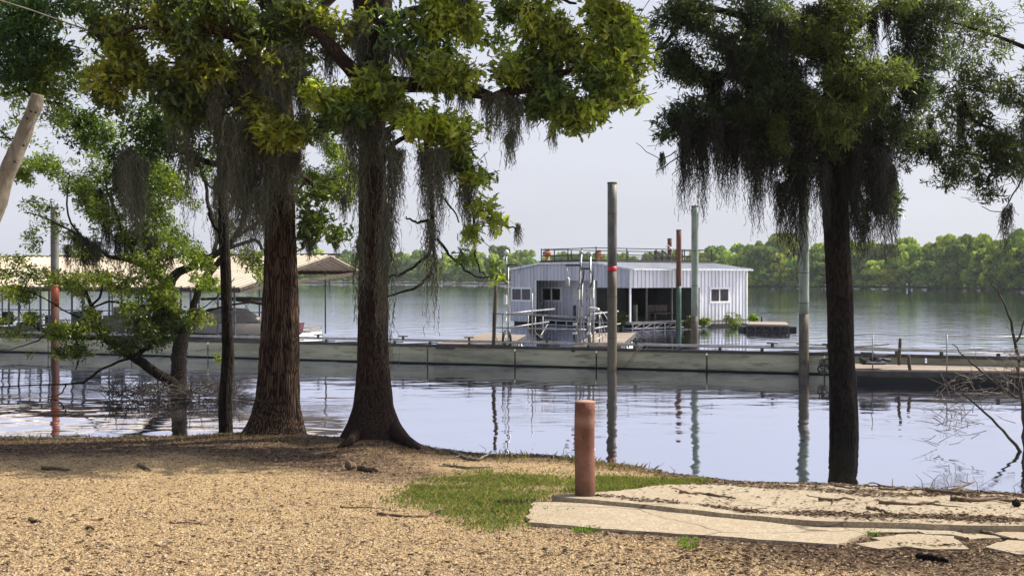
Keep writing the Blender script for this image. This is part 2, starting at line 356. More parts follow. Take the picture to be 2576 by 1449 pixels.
def rosettes(mb,tw,pts,centre,ln,wd,k,cols,shape,var=.25,jl=.25,spread=.0,updown=.5,twr=.004):
    """k leaves round every twig tip; twig back towards the blob centre"""
    n_=len(pts)
    ax=unit(pts-np.asarray(centre)+rng.standard_normal((n_,3))*.35); ax[:,2]*=.5; ax=unit(ax+np.array((0,0,-.1)))
    cc=pal(n_,cols,var)
    for a in range(k):
        th=2*np.pi*a/k+rng.random(n_)*1.2
        e1=unit(np.cross(ax,np.array((0,0,1.))+1e-3)); e2=np.cross(ax,e1)
        out=unit(ax*(.35+.6*rng.random((n_,1)))+np.cos(th)[:,None]*e1+np.sin(th)[:,None]*e2*updown+np.array((0,0,-.15)))
        nr=unit(rng.standard_normal((n_,3))*.65+np.array((0,0,1.))+.35*ax)
        base=pts+rng.standard_normal((n_,3))*spread
        l_=ln*(1+jl*rng.standard_normal(n_)).clip(.45,1.6)
        leaves(mb,base,out,nr,l_,l_*wd,np.clip(cc*(1+.12*rng.standard_normal((n_,1))),.004,1),shape)
    if tw is not None:
        for i in range(n_):
            if rng.random()<.55:
                b=pts[i]-ax[i]*ln*rng.uniform(1.5,3.5); m=(b+pts[i])/2+rng.standard_normal(3)*ln*.15+np.array((0,0,-.02))
                tw.tube([b,m,pts[i]],[twr*1.6,twr*1.2,twr*.7],3,False)
def moss(mb,top,width,length,n_,col=(.085,.088,.066),yw=None,seg=.045,rw=.0058):
    S_=max(4,int(length/seg)); yw=yw or width
    gxx=rng.standard_normal(n_); off=np.c_[gxx*width*.42,rng.standard_normal(n_)*yw*.4,rng.uniform(-.06,.06,n_)]
    L=length*(rng.random(n_)**(.6 if n_>95 else .38))*np.exp(-(gxx**2)*.30); L=np.maximum(L,length*.12); top=np.asarray(top)
    t=np.linspace(0,1,S_+1)
    wig=np.cumsum(rng.standard_normal((n_,S_+1,2))*.014*math.sqrt(seg/.045),axis=1)
    pull=1-.45*t
    P=np.zeros((n_,S_+1,3)); P[...,0]=top[0]+off[:,0:1]*pull+wig[...,0]; P[...,1]=top[1]+off[:,1:2]*pull+wig[...,1]; P[...,2]=top[2]+off[:,2:3]-L[:,None]*t
    th=rng.random((n_,S_+1))*np.pi; w=rw*(1.3-.8*t)[None,:]*(.6+.9*rng.random((n_,S_+1)))
    d=np.stack([np.cos(th)*w,np.sin(th)*w*.6,.3*w*rng.standard_normal((n_,S_+1))],-1)
    V=np.stack([P-d,P+d],2).reshape(-1,3); i=(np.arange(n_)[:,None]*(S_+1)+np.arange(S_)[None,:])*2
    Q=np.stack([i,i+1,i+3,i+2],-1).reshape(-1,4); c=np.array(col)*(1+.3*rng.standard_normal((n_,1))).clip(.4,1.8)
    mb.add(V,[Q],np.repeat(c,(S_+1)*2,axis=0))
    # curly side hairs
    m=n_*S_; ii=rng.integers(0,n_,m); jj=rng.integers(0,S_,m); b=P[ii,jj]; e=b+np.c_[rng.standard_normal((m,2))*.018,-rng.random(m)*.05]
    V=np.stack([b,b+np.c_[np.full(m,.004),np.zeros(m),np.zeros(m)],e],1).reshape(-1,3); mb.add(V,[np.arange(m*3).reshape(m,3)],np.repeat(c[ii],3,axis=0))
def trunk(edges,Y,base,nring=140,nth=56,ridge=.02,rk=20,flare=None,zt=None,seed=0,name='trunk',mat=None,parent=None,depthflat=.9):
    """edges: (py,xl,xr) list top->bottom read as trunk edges at depth Y"""
    E=np.array(edges,float); zs=np.array([W(0,e[0],Y)[2] for e in E]); xc=(E[:,1]+E[:,2])/2; rr=(E[:,2]-E[:,1])/2*pm(Y)
    xcw=(xc-CX)*pm(Y); o=np.argsort(zs); zs,xcw,rr=zs[o],xcw[o],rr[o]
    zz=zs[0]+(zs[-1]-zs[0])*np.linspace(0,1,nring)**1.15
    c=np.interp(zz,zs,xcw); r=np.interp(zz,zs,rr)
    th=np.linspace(0,2*np.pi,nth,endpoint=False)
    V=np.zeros((nring,nth,3))
    for i in range(nring):
        for k in range(nth):
            t=th[k]; z=zz[i]; rad=r[i]
            q=Vector((math.cos(t)*rk*.12,math.sin(t)*rk*.12,z*.8+seed))
            a=mn.noise(q*1.2)*.09
            ph=t*rk+2.2*mn.noise(Vector((math.cos(t)*2,math.sin(t)*2,z*1.6+seed)))*3+z*1.5
            rg=(abs(math.sin(ph*.5))**.7)*ridge*(.6+.8*mn.noise(Vector((t*3,z*5,seed)))) 
            fl=0
            if flare: 
                hb=max(0,1-(z-zs[0])/flare[0]); fl=flare[1]*hb**2*sum(max(0,math.cos(t-fa))**4*fw for fa,fw in flare[2])
            rad=rad*(1+a)+rg-ridge*.7+fl
            V[i,k]=(c[i]+math.cos(t)*rad,Y+math.sin(t)*rad*depthflat,z)
    mb=MB(); i=np.arange(nring-1)[:,None]*nth; j=np.arange(nth)[None,:]; j2=(j+1)%nth
    mb.add(V.reshape(-1,3),[np.stack([i+j,i+j2,i+nth+j2,i+nth+j],-1).reshape(-1,4),np.arange(nth)[None,::-1],(np.arange(nth)+(nring-1)*nth)[None,:]])
    return mb.build(name,mat,parent,True)
def limb(mb,pts,Y,n=7,rscale=1.0,jit=.06):
    """pts: (px,py,rpx[,dY])  -> smooth tube"""
    P=np.array([list(W(p_[0],p_[1],Y+(p_[3] if len(p_)>3 else 0))) for p_ in pts]); r=np.array([p_[2] for p_ in pts])*pm(Y)*rscale
    m=len(P); t=np.arange(m); tt=np.linspace(0,m-1,max(3,(m-1)*4+1))
    def cr(A):
        A=np.asarray(A,float); i=np.clip(np.floor(tt).astype(int),0,m-2); u=(tt-i)
        if A.ndim>1: u=u[:,None]
        a=A[np.clip(i-1,0,m-1)];b=A[i];c=A[i+1];d=A[np.clip(i+2,0,m-1)]
        return .5*((2*b)+(-a+c)*u+(2*a-5*b+4*c-d)*u**2+(-a+3*b-3*c+d)*u**3)
    Q=cr(P); Q[1:-1]+=rng.standard_normal((len(Q)-2,3))*.012
    mb.tube(Q,np.maximum(cr(r),.002),n,True,None,jit)
class Tree:
    def __init__(s,name,label,cat,base,barkmat,leafmat_,group=None):
        s.t=thing(name,label,cat,base,group); s.lm=MB(); s.br=MB(); s.ms=MB(); s.bm=barkmat; s.lf=leafmat_
    def blob(s,px,py,Y,rx,ry,ncl,kind,cols,thr=-.15,ry_m=None,src=None):
        c=W(px,py,Y); rad=(rx*pm(Y),ry_m or max(.35,.8*rx*pm(Y)),ry*pm(Y))
        P=blobpts(c,rad,ncl,thr,1.1,px*.01)
        if kind=='oak': rosettes(s.lm,s.br,P,c,.114,.90,7,np.array(cols)*2.0,'oak',.35,.28,.055,.9,.004)
        elif kind=='fine': rosettes(s.lm,s.br,P,c,.105,.25,10,cols,'lance',.25,.25,.045,.9,.003)
        elif kind=='mid': rosettes(s.lm,s.br,P,c,.070,.42,10,cols,'oval',.25,.25,.045,.8,.003)
        if src is not None: limb(s.br,[src,((src[0]+px)/2,(src[1]+py)/2-8,src[2]*.75,(Y-Y)),(px,py,src[2]*.35)],Y,6)
    def moss(s,lst,Y,n=1.0,col=(.085,.088,.066)):
        for px,y0,y1,w in lst:
            yy_=Y+rng.uniform(-.5,.5); L=(y1-y0)*pm(yy_); moss(s.ms,W(px,y0,yy_),w*pm(yy_)*1.1,L*1.22,int((20+w*3.4)*n),col,max(.06,w*pm(yy_)*.8))
    def done(s):
        if s.br.n: s.br.build('limbs',s.bm,s.t,True)
        if s.lm.n: s.lm.build('crown',s.lf,s.t)
        if s.ms.n: s.ms.build('hanging_moss',M['moss'],s.t)

# ---------------------------------------------------------------- far woods
FG=[(.20,.27,.032),(.27,.34,.04),(.33,.38,.055),(.13,.19,.03)]
def farcrown(seed,tall=1.0,n_=4200,cols=FG):
    rs=np.random.default_rng(seed); mb=MB(); lob=[]
    for i in range(44):
        a=rs.random()*6.28; r_=rs.random()**.5*.62; zc=rs.uniform(.10,.86); lob.append((math.cos(a)*r_*(1.25-zc*.6),math.sin(a)*r_*(1.25-zc*.6),zc,rs.uniform(.12,.24)))
    lob.append((0,0,.84,.2))
    P=[];N=[];Cc=[]
    for (x,y,z,r_) in lob:
        m=n_//len(lob); u=unit(rs.standard_normal((m,3))); u[:,2]=np.where(u[:,2]<-.3,-u[:,2],u[:,2]); rr=r_*(.80+.28*rs.random((m,1)))
        P.append(np.array((x,y,z))+u*rr*np.array((1,1,.72))); N.append(u); Cc.append(np.tile(np.array(cols[rs.integers(0,len(cols))])*rs.uniform(.8,1.2),(m,1)))
    P=np.concatenate(P); N=np.concatenate(N); Cc=np.concatenate(Cc)*(1+.18*rs.standard_normal((len(P),1))).clip(.5,1.5)
    sz=.026+.026*rs.random((len(P),1)); N2=unit(N+rs.standard_normal(N.shape)*.38); a=unit(np.cross(N2,rs.standard_normal(N.shape))); b=np.cross(N2,a)
    V=np.stack([P-a*sz-b*sz*.6,P+a*sz-b*sz*.6,P+a*sz*.7+b*sz*.8,P-a*sz*.7+b*sz*.8],1).reshape(-1,3)
    mb.add(V,[np.arange(len(V)).reshape(-1,4)],np.repeat(Cc,4,axis=0)); return mb
def trunkmesh(seed):
    mb=MB(); rs=np.random.default_rng(seed)
    mb.tube([(0,0,-.05),(.02,0,.2),(0,.02,.45),(.03,0,.75)],[.032,.024,.018,.008],6)
    for k in range(4):
        a=rs.random()*6.28; mb.tube([(0,0,.25+.08*k),(math.cos(a)*.2,math.sin(a)*.2,.42+.09*k),(math.cos(a)*.38,math.sin(a)*.38,.55+.08*k)],[.012,.008,.003],4)
    return mb
protos=[]
for sdd in range(7):
    cols=FG if sdd%3 else [(.14,.21,.042),(.12,.18,.04),(.18,.25,.06)]
    c=farcrown(100+sdd,1,4200,cols).build('crown',M['farleaf']); t=trunkmesh(sdd).build('trunk',M['greybark'])
    protos.append((c,t))
def fartree(px,Y,h,wfac,k,label,group,base_z=.3):
    x=(px-CX)/F*Y
    zn='between the houseboat and the pale green pile' if px<2000 else 'behind the dark right trunk' if px<2170 else 'above the low deck' if px<2400 else 'near the right edge'
    e=thing('bank_tree',label+' '+zn,'tree',(x,Y,-.2 if 'low' in label else .2),group); e.scale=(h*wfac,h*wfac,h); e.rotation_euler=(0,0,rng.random()*6.28)
    for q in protos[k]:
        o=q.copy(); COL.objects.link(o); o.parent=e
    return e
# right bank: trees one can tell apart
px=1770.
row=0
while px<2760:
    Yb=float(bankY(px)); top=float(np.interp(px,fpx,ftp)); hmax=((HOR-top)/F*Yb+H)*1.10
    for lay,(dy,hf) in enumerate(((3,.48),(8,.74),(16,.95))):
        Yt=Yb+dy+rng.uniform(-1.5,1.5); h=hmax*hf*rng.uniform(.72,1.16)
        if lay==0: w=rng.uniform(.85,1.2); lb='low bushy tree of the right bank'; gp='low trees at the edge of the right bank'
        elif lay==1: w=rng.uniform(.62,.85); lb='round middle row tree of the right bank'; gp='middle trees of the right bank'
        else: w=rng.uniform(.5,.68); lb='tall skyline tree of the right bank'; gp='tall skyline trees of the right bank'
        fartree(px+rng.uniform(-9,9),Yt,h,w,rng.integers(0,7),lb,gp)
    px+=hmax*.36*F/Yb*rng.uniform(.75,1.15)
# left and middle bank reads as one mass
def mass(name,label,p0,p1):
    mb=MB(); px=p0
    while px<p1:
        Yb=float(bankY(px)); top=float(np.interp(px,fpx,ftp)); hmax=(HOR-top)/F*Yb+H
        for lay,(dy,hf) in enumerate(((4,.45),(10,.72),(20,.97))):
            Yt=Yb+dy+rng.uniform(-2,2); h=hmax*hf*rng.uniform(.84,1.08); w=h*(.95 if lay==0 else .62)*rng.uniform(.8,1.1)
            k=rng.integers(0,7); me=protos[k][0].data; V=np.zeros(len(me.vertices)*3,np.float32); me.vertices.foreach_get('co',V); V=V.reshape(-1,3)[:len(me.vertices)//4*4]
            cc=np.zeros(len(me.vertices)*4,np.float32); me.color_attributes['Col'].data.foreach_get('color',cc); cc=cc.reshape(-1,4)[:len(V),:3]
            a=rng.random()*6.28; ca,sa=math.cos(a),math.sin(a); V=V@np.array([[ca,sa,0],[-sa,ca,0],[0,0,1]])
            V=V*np.array((w,w,h))+np.array(((px+rng.uniform(-8,8)-CX)/F*Yt,Yt,.3)); keep=slice(None)
            mb.add(V,[np.arange(len(V)).reshape(-1,4)],cc*rng.uniform(.8,1.25))
        px+=hmax*.42*F/Yb*rng.uniform(.75,1.15)
    o=mb.build(name,M['farleaf']); return tag(o,label,'woodland',None,'stuff')
mass('far_woodland','hazy blue green wood along the far bank across the open river',-80,1290)
mass('distant_woodland','wooded skyline rising behind the metal houseboat roof',1290,1765)
for q in protos:
    for o in q: bpy.data.objects.remove(o)
# lone pale tree standing in the water off the left bank
Yl=520.; e=thing('flooded_tree','small pale green tree standing alone in the water before the far left wood','tree',((828-CX)/F*Yl,Yl,0))
lt=farcrown(55,1,1500,[(.12,.18,.03),(.10,.16,.03)]); V=np.concatenate(lt.v)*np.array((9.,9.,6.))+np.array(((828-CX)/F*Yl,Yl,1.8)); lt.v=[V]; lt.build('crown',M['farleaf'],e)
tb=MB(); tb.tube([((828-CX)/F*Yl,Yl,-1),((830-CX)/F*Yl,Yl,3),((828-CX)/F*Yl,Yl,6)],[.5,.35,.15],8); tb.build('trunk',M['greybark'],e)
# ---------------------------------------------------------------- pilings
M['pgrey']=plain('weathered_steel_pile',(.175,.175,.155),.6,.2,.35,2.5,.15,(.075,.06,.04),(1,1,.35))
M['plow']=plain('river_stained_pile',(.115,.098,.070),.7,.1,.35,2.5,.2,(.05,.04,.028),(1,1,.35))
M['pgreen']=plain('pale_green_pile',(.25,.30,.235),.5,.1,.25,2,.1,(.10,.12,.09),(1,1,.3))
M['pdgreen']=plain('algae_green_pile',(.075,.14,.105),.6,.1,.35,3,.1,(.04,.05,.04),(1,1,.3))
M['prust']=plain('rust_red_pile',(.15,.060,.038),.75,.1,.3,3,.15,(.13,.05,.035),(1,1,.3))
M['prust2']=plain('dark_rust_pile',(.085,.032,.020),.8,.1,.3,3,.15,(.06,.03,.02),(1,1,.3)); M['porange']=plain('orange_primer_pile',(.26,.050,.014),.6,.1,.3,3,.1,(.20,.06,.03),(1,1,.3))  # first is rust darkened to stand in for foliage shade on the left pile
M['wood0']=plain('dark_weld',(.05,.042,.034),.8,0,.3,6,.1); M['red']=plain('red_paint',(.55,.02,.03),.5,0,.15,6,.05)
M['dark']=plain('dark_recess',(.012,.012,.013),.8,0,.2,6,0)
def piling(px,wpx,wy,top,bands,label,name='mooring_pile',grp=None,lean=0):
    """bands: list (py_low, material) from waterline upwards"""
    Y=F*H/(wy-HOR) if wy else bands[0][2]; r=wpx/2*pm(Y); x=(px-CX)*pm(Y)
    t=thing(name,label,'piling',(x,Y,0),grp)
    z0=-1.5; zl=[(W(px,b[0],Y)[2],b[1]) for b in bands]; ztop=W(px,top,Y)[2]
    for i,(z,mat) in enumerate(zl):
        a=z0 if i==0 else z; b=zl[i+1][0] if i+1<len(zl) else ztop
        mb=MB(); k=max(2,int((b-a)/.4)); zz=np.linspace(a,b,k); mb.tube([(x+lean*q,Y,q) for q in zz],r*(1 if mat!='red' else 1.012),20)
        mb.build('shaft' if i!=len(zl)-1 or len(zl)==1 else 'upper_shaft' if mat!='red' else 'red_band',M[mat],t,True)
    mb=MB(); mb.lathe((x+lean*ztop,Y,ztop-.05),[(r*1.05,0),(r*1.05,.05),(r*.88,.052),(r*.86,-.10)],20); mb.build('rim',M['plow'],t)
    z=.9
    while z<ztop-.4:
        mb=MB(); mb.lathe((x+lean*z,Y,z),[(r*1.0,-.010),(r*1.02,0),(r*1.0,.010)],20); z+=rng.uniform(.8,1.5); mb.build('weld_seam',M['wood0'],t)
    return t
def wl(Y): return HOR+F*H/Y
piling(1540,24,930,459,[(930,'plow'),(682,'red'),(670,'pgrey')],'tall grey steel pile with a red painted band in front of the houseboat')
piling(2022.5,25,942,405,[(942,'plow'),(790,'pgreen')],'thick pale green pile beside the dark trunk of the right tree')
piling(1748,18,869,518,[(869,'plow'),(795,'pgreen')],'slim grey green pile in front of the houseboat porch')
piling(1707.5,13,827,578,[(827,'pdgreen'),(720,'prust')],'pile painted rust red above and dark green below at the houseboat corner')
piling(1684.5,11,800,600,[(800,'prust')],'short rusty pile top rising behind the houseboat roof railing')
piling(138,20,894,521,[(894,'prust2'),(772,'porange'),(705,'pgrey')],'rust brown pile with orange middle and grey top before the covered dock')
# ---------------------------------------------------------------- long floating dock
M['float']=plain('weathered_foam_float',(.43,.42,.30),.85,0,.3,1.2,.15,(.16,.14,.09),(.35,.35,2.2))
M['steel']=plain('galvanised_steel',(.34,.34,.35),.45,.6,.25,6,.1)
M['dsteel']=plain('dark_dock_steel',(.07,.068,.065),.6,.4,.3,5,.1)
M['white']=plain('white_paint',(.72,.72,.70),.5,0,.12,4,.05)
M['plank']=NT('deck_planks'); n=M['plank']; pz=n.pos((1,1,1)); f=n.noise(n.pos((1,5,1)),3,6,.7); c=n.ramp(f,[(.3,(.20,.155,.12)),(.55,(.33,.27,.22)),(.75,(.42,.36,.30))]); M['plank']=n.set(c,.85,normal=n.bump(f,.3,.01))
DL=lambda x: 31.2-.362*(x-8.4)                     # dock line
dd=np.array((1,-.362,0)); dd=dd/np.linalg.norm(dd); dn=np.array((.362,1,0)); dn=dn/np.linalg.norm(dn)
def DP(x,back=0,z=0): return np.array((x,DL(x),0))+dn*back+np.array((0,0,z))
dock=thing('floating_dock','long low floating dock with pale green grey float panels crossing the water','dock',DP(0))
def pxdock(px):      # x on the dock line for a photo column
    r=(px-CX)/F; return r*(31.2+.362*8.4)/(1+.362*r)
joints=[-260,-60,120,330,522,750,912,1075,1295,1500,1778,2075,2330,2600,2900]
xs=[pxdock(p_) for p_ in joints]
for a,b in zip(xs[:-1],xs[1:]):
    mb=MB(); g_=.022; P0=DP(a+g_),; 
    mb.beam(DP(a+g_,.32,.17),DP(b-g_,.32,.17),.62,.66); 
    q=mb.build('float_panel',M['float'],dock)
    mb=MB(); mb.beam(DP(a+g_,-.012,.015),DP(b-g_,-.012,.015),.03,.05); mb.build('algae_line',M['dark'],dock)
mb=MB(); mb.beam(DP(xs[0],.0,.545),DP(xs[-1],.0,.545),.09,.085); mb.beam(DP(xs[0],.62,.53),DP(xs[-1],.62,.53),.08,.05); mb.build('lower_beam',M['dsteel'],dock)
mb=MB(); mb.beam(DP(xs[0],.0,.69),DP(xs[-1],.0,.69),.10,.045); mb.beam(DP(xs[0],.62,.69),DP(xs[-1],.62,.69),.08,.04); mb.build('top_beam',M['steel'],dock)
mb=MB(); x=xs[0]+.4
while x<xs[-1]:
    pm_=MB(); pm_.beam(DP(x,0,.50),DP(x,0,.70),.07,.09); pm_.build('frame_post',M['dsteel'],dock); mb=MB(); mb.beam(DP(x+.03,0,.675),DP(x+.03,.62,.675),.05,.04); 
    if rng.random()<.45: mb.beam(DP(x,0,.56),DP(x+1.1,.62,.60),.05,.03)
    mb.build('cross_tie',M['dsteel'],dock)
    x+=rng.uniform(1.0,1.35)
for px_ in (800,1014,1376,1600,1943,2083,1180,560):
    x=pxdock(px_); mb=MB(); mb.beam(DP(x,0,.71),DP(x,0,.80),.07,.06); mb.beam(DP(x-.14,0,.815),DP(x+.14,0,.815),.07,.035); mb.build('cleat',M['dsteel'],dock)
# loose boards on the right part of the dock
for i,(a,b,l_) in enumerate(((2000,2140,'long grey plank lying on the dock left of the right tree'),(2150,2235,'grey plank lying askew on the dock right of the right tree'))):
    x0,x1=pxdock(a),pxdock(b); mb=MB(); mb.beam(DP(x0,.3,.80 if i==0 else .74),DP(x1,.4,.74 if i==0 else .83),.12,.035); tag(mb.build('plank',M['plank']),l_,'plank')
# deck strip of the left part, under the covered slips
def deck(mb,corners,z,th=.06,pw=.14,along=0):
    """planked quad: corners a,b,c,d (a-b front edge, d-c back edge); planks run a->b"""
    a,b,c_,d_=[np.array(q,float) for q in corners]; L=np.linalg.norm(d_-a); k=max(2,int(L/pw))
    for i in range(k):
        t0=i/k; t1=(i+.94)/k; p0=a+(d_-a)*t0; p1=b+(c_-b)*t0; p2=b+(c_-b)*t1; p3=a+(d_-a)*t1; dz=rng.uniform(-.004,.004)
        B=np.array([p0,p1,p2,p3]); B=np.c_[B[:,:2],np.full(4,z-th)]; T_=B.copy(); T_[:,2]=z+dz; mb.prism(B,T_)
def finger(poly,z,label,side):
    P=[W(*q) for q in poly]; c=P[0]
    t=thing('finger_dock',label,'dock',(c[0],c[1],0))
    mb=MB(); deck(mb,[p_[:2] for p_ in P],z); mb.build('deck',M['plank'],t)
    mb=MB(); B=np.array([[*p_[:2],-.1] for p_ in P]); T_=B.copy(); T_[:,2]=z-.30; cen=B.mean(0); B2=cen+(B-cen)*np.array((.93,.97,1)); T2_=B2.copy(); T2_[:,2]=z-.2; mb.prism(B2,T2_); mb.build('float',M['white'],t)
    mb=MB(); 
    for i in range(4): 
        a=np.array([*P[i][:2],z-.10]); b=np.array([*P[(i+1)%4][:2],z-.10]); mb.beam(a,b,.05,.14)
    a=P[1];b=P[2]
    for k in range(7):
        q=a+(b-a)*k/6; mb.beam((q[0],q[1],z-.32),(q[0],q[1],z-.05),.05,.05)
    mb.build('edge_frame',M['dsteel'],t)
def zy(py,z): return F*(H-z)/(py-HOR)
def fp(px,py,z=.62):
    Y=zy(py,z); return ((px-CX)*pm(Y),Y,z)
def finger2(poly,z,label): 
    global W; Wk=W; W=lambda px,py: np.array(fp(px,py,z)); finger(poly,z,label,0); W=Wk
finger2([(1098,864),(1278,866),(1322,842),(1222,838)],.62,'weathered plank finger dock on white floats left of the pipe railing')
finger2([(1440,871),(1560,868),(1598,836),(1500,838)],.62,'weathered plank finger dock on white floats beside the red banded pile')
# pipe railing of the gangway
def RP(px,z,back=.5): 
    x=pxdock(px); return DP(x,back,z)
rail=thing('pipe_railing','grey galvanised pipe railing standing on the dock before the houseboat','railing',RP(1330,.62))
def rt(name,segs,r=.022,mat='steel'):
    mb=MB()
    for s_ in segs: mb.tube(s_,r,6)
    return mb.build(name,M[mat],rail,True)
rt('top_rail',[[RP(1224,1.53),RP(1330,1.50),RP(1440,1.44),RP(1462,1.44)],[RP(1262,1.52,.5),RP(1290,1.58,1.6),RP(1322,1.62,2.8)]],.028)
rt('middle_rail',[[RP(1224,1.10),RP(1462,1.08)],[RP(1262,1.10,.5),RP(1312,1.22,2.6)]])
for px_,t_ in ((1225,1.53),(1250,1.5),(1325,2.15),(1438,1.5),(1456,1.46)): rt('post',[[RP(px_,.6),RP(px_,t_)]],.02)
for px_ in (1273,1292,1312): rt('post',[[RP(px_,.6,2.0),RP(px_,1.45,2.0)]],.018)
rt('brace',[[RP(1226,1.0),RP(1240,.62)],[RP(1250,.95),RP(1264,.62)],[RP(1438,.65),RP(1415,.62)],[RP(1456,1.0),RP(1428,.62)],[RP(1312,1.15,2.5),RP(1335,.85,.9)],[RP(1292,.9,2),RP(1318,.65,2)]],.015)
rail2=thing('side_railing','short pipe railing along the left edge of the second finger dock','railing',RP(1480,.62)); rail=rail2
rt('top_rail',[[RP(1462,1.52),RP(1500,1.58,2.5)]],.028); rt('middle_rail',[[RP(1468,1.08),RP(1506,1.2,2.5)]])
for px_,b_ in ((1468,.5),(1480,1.2),(1497,2.3)): rt('post',[[RP(px_,.6,b_),RP(px_,1.55,b_)]],.02)
rt('brace',[[RP(1450,.62),RP(1475,1.0,1)],[RP(1470,.66),RP(1495,1.02,2)]],.015)
# utility masts with meter boxes
M['box']=plain('meter_box_grey',(.45,.45,.42),.5,.3,.2,6,.05)
def mast(pxs,ztop,boxpx,zb,label):
    x,y=RP(pxs[0],.6)[:2]; t=thing('utility_mast',label,'mast',(x,y,.6))
    mb=MB(); mb.tube([RP(pxs[0],.6),RP(pxs[1],ztop)],.032,8); mb.build('pole',M['steel'],t,True)
    mb=MB(); mb.tube([RP(pxs[2],.6,.7),RP(pxs[3],ztop-.75,.7)],.03,8); mb.build('pole',M['steel'],t,True)
    mb=MB(); c=RP(boxpx,zb,.35); mb.box(c,(.17,.14,.30),(dd,dn,(0,0,1))); mb.box(c+dd*.075+np.array((0,0,.005)),(.03,.15,.30),(dd,dn,(0,0,1))); b=mb.build('meter_box',M['box'],t)
    mb=MB(); mb.box(RP(pxs[0],1.25,.4),(.10,.08,.06),(dd,dn,(0,0,1))); mb.box(RP(pxs[0],.98,.4),(.12,.08,.06),(dd,dn,(0,0,1))); mb.build('conduit_clamp',M['white'],t)
    mb=MB(); mb.lathe(RP(pxs[1],ztop-.02),[(.034,0),(.06,.02),(.06,.07),(.03,.10)],8); mb.build('weatherhead',M['box'],t,True)
    mb=MB()
    p0=RP(pxs[1],ztop-.3,.45)
    for k in range(3):
        pts=[p0+dd*(.05*k)+dd*.25*math.sin(q*4+k)*q*.6+np.array((0,0,-1.3*q*(.6+.2*k))) for q in np.linspace(0,1,9)]; mb.tube(pts,.010,4)
    mb.build('cable',M['dsteel'],t,True); return t
t=mast((1436,1450,1442,1448),3.34,1442,2.12,'left utility mast with meter box and hanging cables behind the pipe railing')
mb=MB(); mb.beam(RP(1411,2.98),RP(1448,2.98),.05,.05); mb.build('crossarm',M['dsteel'],t)
mb=MB(); mb.tube([RP(1411,2.97),RP(1418,2.7),RP(1416,2.62)],.012,5); mb.lathe(RP(1415.5,2.36),[(.05,0),(.062,.03),(.062,.22),(.03,.27)],8); mb.build('hanging_lamp',M['box'],t,True)
t=mast((1472,1473,1476,1477),3.28,1478,2.17,'right utility mast with meter box and curved hoses behind the pipe railing')
mb=MB(); mb.beam(RP(1451,2.88),RP(1472,2.88),.05,.05); mb.build('crossarm',M['dsteel'],t)
mb=MB(); mb.beam(RP(1474,1.74,.4),RP(1497,1.70,.4),.16,.05); mb.build('shelf_bracket',M['white'],t)
mb=MB()
for k,(a,b) in enumerate(((1530,1.0),(1505,.75),(1512,.9))):
    pts=[RP(1484+(a-1484)*q,1.6-(1.6-b)*q*q+.12*math.sin(q*3.1),.5) for q in np.linspace(0,1,10)]; mb.tube(pts,.013,5)
mb.build('hose',M['steel'],t,True)
t=thing('lamp_pole','thin lamp pole with dome head at the left end of the pipe railing','lamp pole',RP(1264,.6))
mb=MB(); mb.tube([RP(1264,.6),RP(1264,2.98)],.022,7); mb.tube([RP(1259,2.4),RP(1259,3.35)],.03,7); mb.build('pole',M['steel'],t,True)
mb=MB(); mb.beam(RP(1257,3.0),RP(1288,3.0),.04,.04); mb.build('crossarm',M['dsteel'],t)
mb=MB(); mb.lathe(RP(1260,3.33),[(.03,0),(.07,.02),(.07,.07),(.035,.12),(.005,.13)],10); mb.build('lamp_head',M['white'],t,True)
mb=MB(); mb.tube([RP(1262,3.3),RP(1285,3.18),RP(1297,3.0),RP(1292,2.75)],.012,5); mb.build('cable',M['dsteel'],t,True)
mb=MB(); mb.box(RP(1257,1.95),(.08,.08,.28),(dd,dn,(0,0,1))); mb.box(RP(1257,1.45),(.06,.08,.28),(dd,dn,(0,0,1))); mb.build('switch_box',M['white'],t)
mb=MB()
for k in range(4):
    r_=.16+.03*k; pts=[RP(1266,1.0,.3)+dd*r_*.62*math.cos(a)+np.array((0,0,-.28+r_*1.4*math.sin(a))) for a in np.linspace(0,6.28,18)]; mb.tube(pts,.011,5,False)
tag(mb.build('hose_coil',M['dsteel'],None,True),'loops of dark hose hanging on the left part of the pipe railing','hose')
M['wood']=plain('dark_wet_wood',(.075,.055,.042),.9,0,.4,9,.3,None,(1,1,.2))
def post(px,py0,py1,w,Y,label,lx=0,mat='wood'):
    a=W(px,py0,Y); b=W(px+lx,py1,Y); r=w/2*pm(Y); mb=MB(); 
    pts=[a+(b-a)*q+rng.standard_normal(3)*r*.12 for q in np.linspace(0,1,6)]; mb.tube(pts,[r*.95,r*1.05,r*1.1,r,r*.95,r*.85],9,True,None,.06)
    return tag(mb.build('wooden_post',M[mat],None,True),label,'post')
post(1241,872,712,9,33.6,'dark upright wooden post at the left end of the pipe railing',7)
post(2261,918,851,8,29.3,'dark leaning wooden post on the low right deck',3)
post(2289,932,893,8,28.2,'short broken wooden stump at the front edge of the low right deck',-4)

